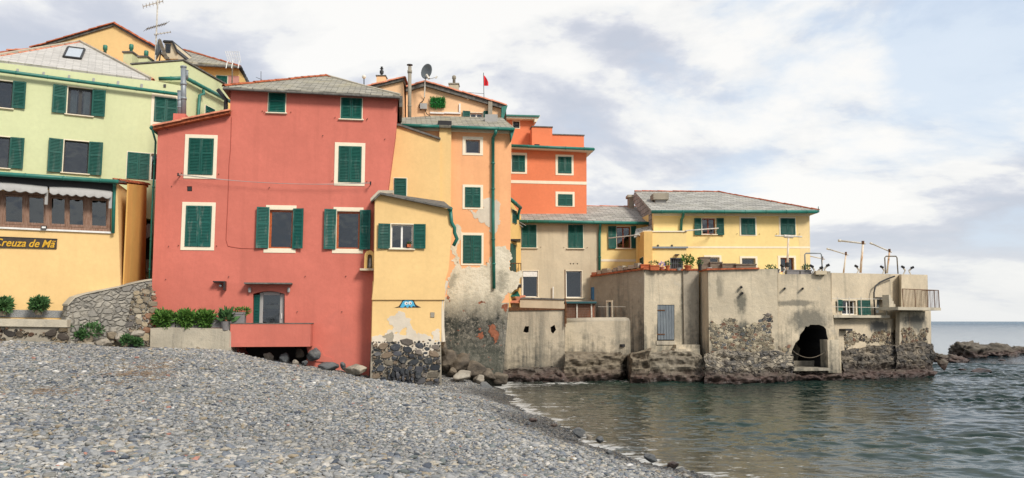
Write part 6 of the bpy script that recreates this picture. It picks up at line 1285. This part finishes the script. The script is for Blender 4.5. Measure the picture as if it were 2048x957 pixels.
# ================================================================ rock shelf at the water
def shelf(name, pts, label, m, seed, h0=0.0, dmax=1.2, cat='rock ledge', rng=.35, zf=0, parent=None):
    """natural ledge: foot line in pixels at the water, top line given by (px, py_top, Y_back)"""
    n = 220; mrows = 34; V = []; rnd = Vector((seed * 5.3, seed, 0))
    xs_ = [p[0] for p in pts]
    for i in range(n + 1):
        x = lerp(xs_[0], xs_[-1], i / n); k = max(j for j in range(len(pts) - 1) if pts[j][0] <= x + 1e-6); a, b = pts[k], pts[k + 1]; t_ = (x - a[0]) / (b[0] - a[0])
        yt, yw, Yb = lerp(a[1], b[1], t_), lerp(a[2], b[2], t_), lerp(a[3], b[3], t_)
        ft = onz(x, yw, zf); tp = at(x, yt, lerp(ft.y, Yb, .35)); bkp = at(x, yt - 2, Yb + .3)
        prof = [Vector((ft.x, ft.y - .25, zf - .6)), ft, ft.lerp(tp, .5) + Vector((0, -.12, .0)), tp, bkp]
        for j in range(mrows + 1):
            s_ = j / mrows * (len(prof) - 1); q = min(int(s_), len(prof) - 2); P = prof[q].lerp(prof[q + 1], s_ - q)
            w_ = P * .9 + rnd; f1 = noise.fractal(Vector((w_.x, w_.y, w_.z * 2.2)), 1, 2, 5); f2 = noise.voronoi(Vector((P.x * .9, P.y * .9, P.z * 1.8)) + rnd)[0]; cell = (f2[1] - f2[0])
            sw = P.z * 2.7 + .5 * noise.noise(P * .8 + rnd); sw -= math.floor(sw); dd = rng * f1 + .34 * min(cell, .45) - .1 + .12 * noise.noise(P * 5 + rnd) + (.26 * (sw if sw < .8 else (1 - sw) * 4) - .12) * min(1, rng / .2); P = P + Vector((.1 * noise.noise(w_ * 2), -dd, dd * .3)); V.append(P)
    fs = [(i * (mrows + 1) + j, (i + 1) * (mrows + 1) + j, (i + 1) * (mrows + 1) + j + 1, i * (mrows + 1) + j + 1) for i in range(n) for j in range(mrows)]
    o = MB().add(V, fs).build(name, m, parent, recalc=False); return o if parent else tag(o, label, cat)
shelf('rock_ledge', [(985, 742, 764, 37.8), (1030, 738, 765, 37.6), (1130, 735, 766, 37.8)], 'dark rock footing below the stained bastion with two holes', M['rock'], 1)
shelf('rock_ledge', [(1128, 706, 766, 38.6), (1180, 705, 764, 38.5), (1240, 706, 762, 38.4), (1252, 712, 757, 38.3), (1262, 708, 766, 38.3), (1300, 700, 768, 38.0)], 'brown layered rock ledge below the low quay wall', rockmat('brown_ledge_rock', (.17, .14, .1), (.06, .052, .04), (.32, .275, .2)), 2, rng=.2)
shelf('rock_ledge', [(1292, 708, 765, 38.2), (1340, 702, 765, 38.0), (1385, 706, 765, 37.9), (1416, 728, 766, 37.3)], 'stepped rock below the grey plank door', rockmat('pale_ledge_rock', (.18, .155, .115), (.06, .054, .042), (.36, .32, .245)), 3, rng=.2)
shelf('rock_ledge', [(1410, 730, 768, 37.1), (1480, 742, 769, 36.9), (1555, 738, 767, 37.0), (1590, 744, 763, 37.2), (1690, 745, 761, 38.3)], 'reddish wet rock footing under the projecting wall and cave', M['rock'], 4, rng=.22)
shelf('rock_ledge', [(1684, 744, 760, 38.5), (1740, 743, 759, 39.6), (1800, 740, 757, 40.4), (1869, 735, 754, 41.4)], 'dark wet rock footing at the end of the far sea wall', M['rock'], 5, rng=.25)
shelf('rubble_masonry', [(1409, 712, 767, 37.0), (1440, 700, 767, 36.95), (1500, 706, 767, 36.9), (1550, 700, 766, 37.0), (1586, 712, 765, 37.1)], '', M['rubfoot2'], 14, rng=.14, parent=TW5)
shelf('rubble_masonry', [(1682, 704, 759, 38.9), (1740, 692, 755, 40.2), (1800, 690, 753, 41.2)], '', M['rubfoot'], 15, rng=.14, parent=TW7)
shelf('rubble_masonry', [(1794, 690, 754, 40.7), (1840, 684, 752, 41.4), (1867, 690, 751, 42.0)], '', M['rubfoot'], 16, rng=.14, parent=TW8)
# steps by the door
t2 = thing('stone_steps', at(1370, 720, 37), 'worn stone steps descending to the water right of the grey plank door', 'steps')
for i in range(5):
    p, q = at(1352 - i * 3, 690 + i * 8, 37.4 - i * .22), at(1400, 700 + i * 8, 37.4 - i * .22); m_ = MB(); m_.box(p.x, q.x, p.y, p.y + .9, q.z, p.z); m_.build('step', M['conc_b'], t2)
# boulders
bl_ = [(1095, 769, 35.8, 17, 8, 'rock', 'small dark wet rock awash at the foot of the bastion'), (968, 778, 31.2, 22, 17, 'rockgrey', 'large grey boulder with pale veins on the gravel by the cove'), (958, 761, 32.4, 15, 10, 'rockpale', 'pale wedge shaped rock behind the veined grey boulder'),
       (935, 776, 30.6, 16, 5, 'rockpale', 'flat white streaked stone on the gravel left of the veined boulder'), (570, 718, 30.4, 16, 13, 'rockgrey', 'rounded dark boulder under the red balcony'), (537, 714, 30.5, 13, 11, 'rockpale', 'pale brown boulder furthest left under the red balcony'),
       (600, 708, 30.8, 11, 13, 'rock', 'rough veined dark rock between two boulders under the balcony'), (630, 709, 30.5, 17, 14, 'rockgrey', 'square grey boulder under the right end of the red balcony'), (592, 726, 30.2, 8, 6, 'rockpale', 'small mottled stone at the foot of the dark boulders'), (609, 727, 30.2, 9, 6, 'rockgrey', 'small bluish stone below the square grey boulder'),
       (655, 732, 30.4, 28, 10, 'rockgrey', 'wide low veined grey rock at the foot of the red wall'), (686, 731, 30.5, 9, 8, 'rockgrey', 'grey rock at the right end of the wide veined rock'), (714, 740, 30.6, 26, 13, 'conc_c', 'rough concrete footing between the red wall and the dark stone base'),
       (1905, 722, 53, 36, 13, 'rock', 'low brown rock nearest the pier among the sea rocks'), (1938, 706, 60, 44, 28, 'rock', 'tallest dark pointed rock out in the sea'), (1992, 712, 62, 42, 19, 'rock', 'sloping rock right of the tallest sea rock'), (2040, 708, 66, 34, 18, 'rock', 'dark rock cut by the right edge of the photo'), (1885, 728, 43.5, 12, 13, 'rock', 'reddish rock at the corner of the pier foot'),
       (1965, 743, 42.5, 25, 8, 'rock', 'small flat brown rock awash in front of the sea rocks'), (1925, 741, 44, 11, 4.5, 'rock', 'tiny rock just breaking the surface left of the flat brown rock'), (1868, 716, 50, 26, 11, 'rock', 'low rock half hidden behind the pier corner'), (2005, 722, 55, 10, 3, 'rock', 'tiny awash rock below the sloping sea rock'),
       (1160, 866, 17.9, 16, 9, 'rockgrey', 'dark blue grey boulder at the shoreline, left of its pair'), (1200, 880, 16.9, 15, 7.5, 'rockgrey', 'dark blue grey boulder at the shoreline, right of its pair'), (1179, 875, 17.2, 9, 6, 'rockpale', 'tan stone between the two blue grey shoreline boulders'),
       (1218, 905, 15.6, 9, 6, 'rockgrey', 'small dark stone on the pebbles below the boulder pair'), (1068, 841, 19.8, 11, 5, 'rock', 'flat dark stone near the water halfway down the beach'), (1108, 851, 19.2, 8, 4, 'rock', 'little dark stone beside the foam edge'), (830, 846, 17.9, 9, 7, 'rockgrey', 'dark teal grey stone alone in the middle of the pebbles'),
       (775, 819, 20.1, 10, 9, 'rockpale', 'round pale cobble standing out on the upper pebbles'), (755, 826, 19.7, 9, 7, 'rockpale', 'dull cobble beside the round pale cobble'), (1300, 915, 15.2, 16, 9, 'rockgrey', 'wet dark rock where the shoreline curves to the bottom'), (1345, 930, 14.9, 18, 10, 'rock', 'brown weedy rock near the bottom shoreline'), (1368, 945, 14.5, 16, 8, 'rockgrey', 'black wet stone at the very bottom of the shoreline')]
for i, (x, y, Y, rx, rz_, mt, lb) in enumerate(bl_):
    c_ = at(x, y, Y); s = Y / 1600 * 1.12
    g_z = max(gz(c_.x, c_.y), 0) if x < 1420 else 0
    rock((c_.x, c_.y, c_.z), (rx * s, max(rx, rz_) * s * .75, rz_ * s), 100 + i, M[mt], 'boulder' if rx > 9 else 'stone', lb, rz=i * 1.3 if rx < 30 else .15 * (i % 3), sub=5 if s * rx > .9 else 4 if rx > 14 else 3)
# natural rock foot of the tower
foot = rockmat('tower_foot_rock', (.14, .115, .088), (.045, .04, .034), (.25, .21, .155), False)
for i, (x, y, Y, rx, rz_, lb) in enumerate(((1000, 757, 33.6, 22, 15, 'dark brown rock at the waterline corner of the apricot tower'), (897, 722, 32.8, 22, 20, 'steep dark brown rock leaning on the right corner of the dark rubble stone base'), (920, 728, 32.9, 28, 19, 'broad dark brown rock in the middle of the apricot tower foot'), (945, 737, 33.2, 25, 17, 'brown rock right of the broad rock at the apricot tower foot'), (970, 747, 33.3, 24, 16, 'brown rock below the exposed brick of the apricot tower'), (905, 744, 32.5, 13, 9, 'small brown rock before the steep rock at the stone base corner'), (932, 750, 32.8, 14, 8, 'small brown rock before the broad rock of the tower foot'), (955, 758, 32.6, 11, 6, 'lowest small brown rock at the apricot tower foot'), (886, 700, 32.9, 10, 22, 'tall narrow brown rock wedged between stone base and tower'))):
    s = Y / 1600 * 1.12; rock(at(x, y, Y), (rx * s, .55, rz_ * s), 170 + i, foot, 'outcrop', lb, rz=.2 * (i % 3) - .2, sub=4, group='brown rocks at the tower foot')
rock(at(985, 752, 34.6), (.5, .4, .28), 153, M['rock'], 'outcrop', 'low dark rock between the tower foot and the bastion', rz=.1, sub=4); rock(at(925, 752, 31.8), (.5, .35, .22), 154, M['rockpale'], 'outcrop', 'low pale rock on the dark gravel right of the rubble stone base', rz=.4, sub=4)
# ================================================================ things on the terrace
def arm_pole(x, yb, yt, Y, xa, ya, lb, r=.06, xt=None):
    p, q, a = at(x, yb, Y), at(xt or x, yt, Y), at(xa, ya, Y + .3); t = thing('davit_pole', p, lb, 'pole', 'poles with swing arms on the terrace')
    r *= .72; MB().tube([p, q], r, 10, r * .85).build('post', M['rustwhite'], t, True); MB().tube([q - UP * .05, q + UP * .12], r * 1.2, 8).build('joint', M['rust'], t); d_ = (a - q).normalized(); MB().tube([q - d_ * .12, a], r * .75, 8).tube([a - d_ * .03, a + d_ * .12], r * 1.1, 8).build('arm', M['offwhite'], t, True)
t = thing('parasol_post', at(1575, 548, 38.4), 'white post with short crossbar before the yellow house window', 'pole'); MB().tube([at(1574, 550, 38.4), at(1577, 476, 38.4)], .06, 10, .045).build('post', M['rustwhite'], t, True); MB().tube([at(1550, 472, 38.4), at(1604, 474, 38.4)], .035, 8).tube([at(1568, 473, 38.4), at(1586, 474, 38.4)], .08, 8).build('crossbar', M['offwhite'], t)
MB().lathe(at(1575, 535, 38.4), [(.05, 0), (.1, .03), (.1, .2), (.05, .24)], 10).build('clamp', M['iron'], t)
arm_pole(1687, 547, 509, 40.6, 1658, 499, 'short leaning pole with arm, leftmost against the open sky', xt=1692); arm_pole(1721, 546, 487, 41.0, 1681, 482, 'tallest white pole with level arm against the open sky', .085, xt=1726); arm_pole(1774, 547, 503, 42, 1744, 488, 'rust topped pole with sloping arm nearest the pier', .07, xt=1779)
arm_pole(1643, 547, 518, 42, 1612, 511, 'faint distant pole with arm behind the left metal hoop', .05, xt=1645)
for i, (x0, x1, yt, yb, Y) in enumerate(((1611, 1643, 507, 548, 38.0), (1771, 1794, 513, 548, 41.8))):
    r0 = .03; m_ = MB().tube([at(x0, yb, Y), at(x0 - 1.5, yt + 3, Y), at(x0 + 1, yt, Y), at(x1 - 2, yt, Y), at(x1, yt + 3, Y), at(x1 + 2, yb, Y)], r0 * 1.1, 8).build('metal_hoop', M['greyflue'] if i == 0 else M['oldwood'], None, True); tag(m_, ('grey tubular hoop at the right corner of the yellow house', 'rusty tubular hoop on the wall top beside the pier')[i], 'hoop', 'hoops on the terrace wall')
for i, (x, y, Y, dx) in enumerate(((1566, 542, 37.2, -1), (1625, 543, 37.2, -1), (1653, 541, 37.6, 1), (1640, 546, 37.1, 1), (1714, 542, 40.1, -1), (1765, 543, 41.2, -1), (1807, 543, 41.5, -1), (1822, 544, 41.7, 1))):
    p = at(x, y + 6, Y); t = thing('floodlight', p, ('small floodlight beside the post before the yellow house', 'black spotlight at the right end of the grey troughs', 'dark spotlight on the pillar top above the cave', 'low spotlight on a bent arm above the cave wall', 'black spotlight at the foot of the tallest arm pole', 'black spotlight left of the rusty hoop', 'white and black spotlight on the pier top tilted left', 'long black spotlight on the pier top tilted right')[i], 'lamp', 'spotlights on the terrace wall')
    q = p + Vector((-dx * .1, 0, .2)); e = q + Vector((dx * .12, -.05, .14)); MB().tube([p, q], .035, 6).tube([q, e], .045, 8).build('arm', M['offwhite'], t); MB().tube([e - Vector((dx * .04, 0, 0)), e + Vector((dx * .1, -.05, .06))], .062, 10).build('head', M['black'], t)
for i, (x0, x1, y0, y1, Y) in enumerate(((1522, 1560, 539, 549, 37.3), (1573, 1600, 540, 549, 37.3), (1600, 1624, 540, 549, 37.35))):
    p, q = at(x0, y1, Y), at(x1, y0, Y); t = thing('terrace_planter', ((p.x + q.x) / 2, Y, p.z), ('long grey trough with dry twigs on the wall top, leftmost of the grey troughs', 'middle grey trough right of the white post base', 'right grey trough beside the black spotlight')[i], 'planter', 'grey troughs on the terrace'); MB().box(p.x + .03, q.x - .03, Y, Y + .35, p.z, q.z).box(p.x, q.x, Y - .02, Y + .37, q.z - .05, q.z).build('trough', M['trough'], t)
    if i != 1: foliage(MB(), at((1542, 0, 1612)[i], 537, Y + .15), ((.3, .1, .12), 0, (.15, .1, .14))[i], 60, .12, 90 + i, .9).build('plant', M['leafd'], t, recalc=False)
for i, (x0, x1, y0, y1, Y, lb) in enumerate(((1421, 1444, 525, 540, 38.3, 'weathered wooden planter with pointed end beside the square post'), (1445, 1471, 528, 540, 38.1, 'middle weathered wooden planter on the wall top'), (1472, 1512, 529, 540, 38.0, 'long weathered wooden planter at the right of the wooden row'))):
    p, q = at(x0, y1, Y), at(x1, y0, Y); m_ = MB().box(p.x, q.x, Y, Y + .4, p.z - .1, q.z).box(p.x - .03, q.x + .03, Y - .03, Y + .43, q.z - .04, q.z + .02).build('wooden_planter', M['oldwood'], None); tag(m_, lb, 'planter', 'wooden planters on the terrace')
p, q = at(1401, 542, 38.4), at(1420, 516, 38.4); m_ = MB().box(p.x, q.x, 38.4, 38.9, p.z, q.z).box(p.x - .03, q.x + .03, 38.37, 38.93, q.z, q.z + .04).build('square_pillar', M['oldwood'], None); tag(m_, 'square brown pillar on the wall top right of the potted plants', 'pillar')
for i, (x0, x1, y0, Y, mt, fol, lb) in enumerate(((1282, 1301, 529, 38.0, 'pot', None, 'empty clay trough at the corner of the tall sea wall'), (1301, 1318, 531, 37.5, 'pot', 'leafd', 'orange clay trough with low greenery left of the lilac flowers'), (1320, 1330, 534, 37.5, 'pot', 'lilac', 'clay pot with lilac flowers on the wall top'), (1332, 1341, 531, 37.5, 'pot', 'leafd', 'small clay pot just left of the barred door'), (1370, 1384, 531, 37.6, 'pot', 'leaf', 'large clay pot with bright leafy plant right of the barred door'), (1397, 1405, 529, 37.7, 'black', 'leafd', 'black pot with small plant beside the square pillar'), (1354, 1364, 536, 37.6, 'canvas', None, 'white bowl before the barred door'), (1414, 1425, 535, 37.0, 'canvas', None, 'upturned white pot on the corner of the projecting wall'))):
    p, q = at(x0, 541, Y), at(x1, y0, Y); c_ = Vector(((p.x + q.x) / 2, Y + .15, p.z)); r_ = (q.x - p.x) / 2; h_ = q.z - p.z; t = thing('flower_pot', c_, lb, 'flower pot', 'pots on the sea wall top')
    if r_ > .19: MB().box(p.x, q.x, Y, Y + .3, p.z, q.z - .04).box(p.x - .02, q.x + .02, Y - .02, Y + .32, q.z - .05, q.z).build('pot', M[mt], t)
    else: MB().lathe(c_, [(r_ * .7, 0), (r_ * .92, h_ * .75), (r_ * 1.08, h_ * .75), (r_ * 1.08, h_), (r_ * .9, h_), (r_ * .85, h_ * .9)], 14).build('pot', M[mt], t)
    if fol:
        big_ = fol == 'leaf'; foliage(MB(), c_ + UP * (h_ + (.2 if big_ else .08)), (r_ * (1.9 if big_ else 1.2), .15, .26 if big_ else .12), 240 if big_ else 110, .13 if big_ else .08, 95 + i, .6).build('plant', M[fol], t, recalc=False)
for i in range(9):
    x = 1187 + i * 10.6; ya = 551 - i * 1.75; p = W3.at(x, ya, -.1); w_ = (.16, .13, .2, .15, .12, .18, .14, .2, .13)[i]; m_ = MB().box6(p - W3.U * w_ * .9 + UP * .02, W3.U * w_ * 1.9, -W3.N * .25, UP * (.13 + .05 * (i % 3))).build('coping_block', M['terra'] if i == 0 else M['conc_c'] if i % 2 else M['mortar'], None)
    tag(m_, ('orange brick at the low left end of the sloping garden wall top', 'loose block second from the low end of the sloping garden wall', 'loose block third from the low end of the sloping garden wall', 'loose block fourth from the low end of the sloping garden wall', 'loose block at the middle of the sloping garden wall top', 'loose block sixth from the low end of the sloping garden wall', 'loose block seventh from the low end of the sloping garden wall', 'loose block second from the high end of the sloping garden wall', 'loose block at the high end of the sloping garden wall')[i], 'block', 'loose blocks on the garden wall')
f = foliage(foliage(MB(), at(1250, 545, 39.5), (.35, .2, .15), 160, .12, 98, .7), at(1262, 541, 39.2), (.2, .2, .12), 80, .1, 99, .7).build('terrace_plant', M['leafd'], None, recalc=False); tag(f, 'low greenery behind the sloping garden wall top', 'plant')
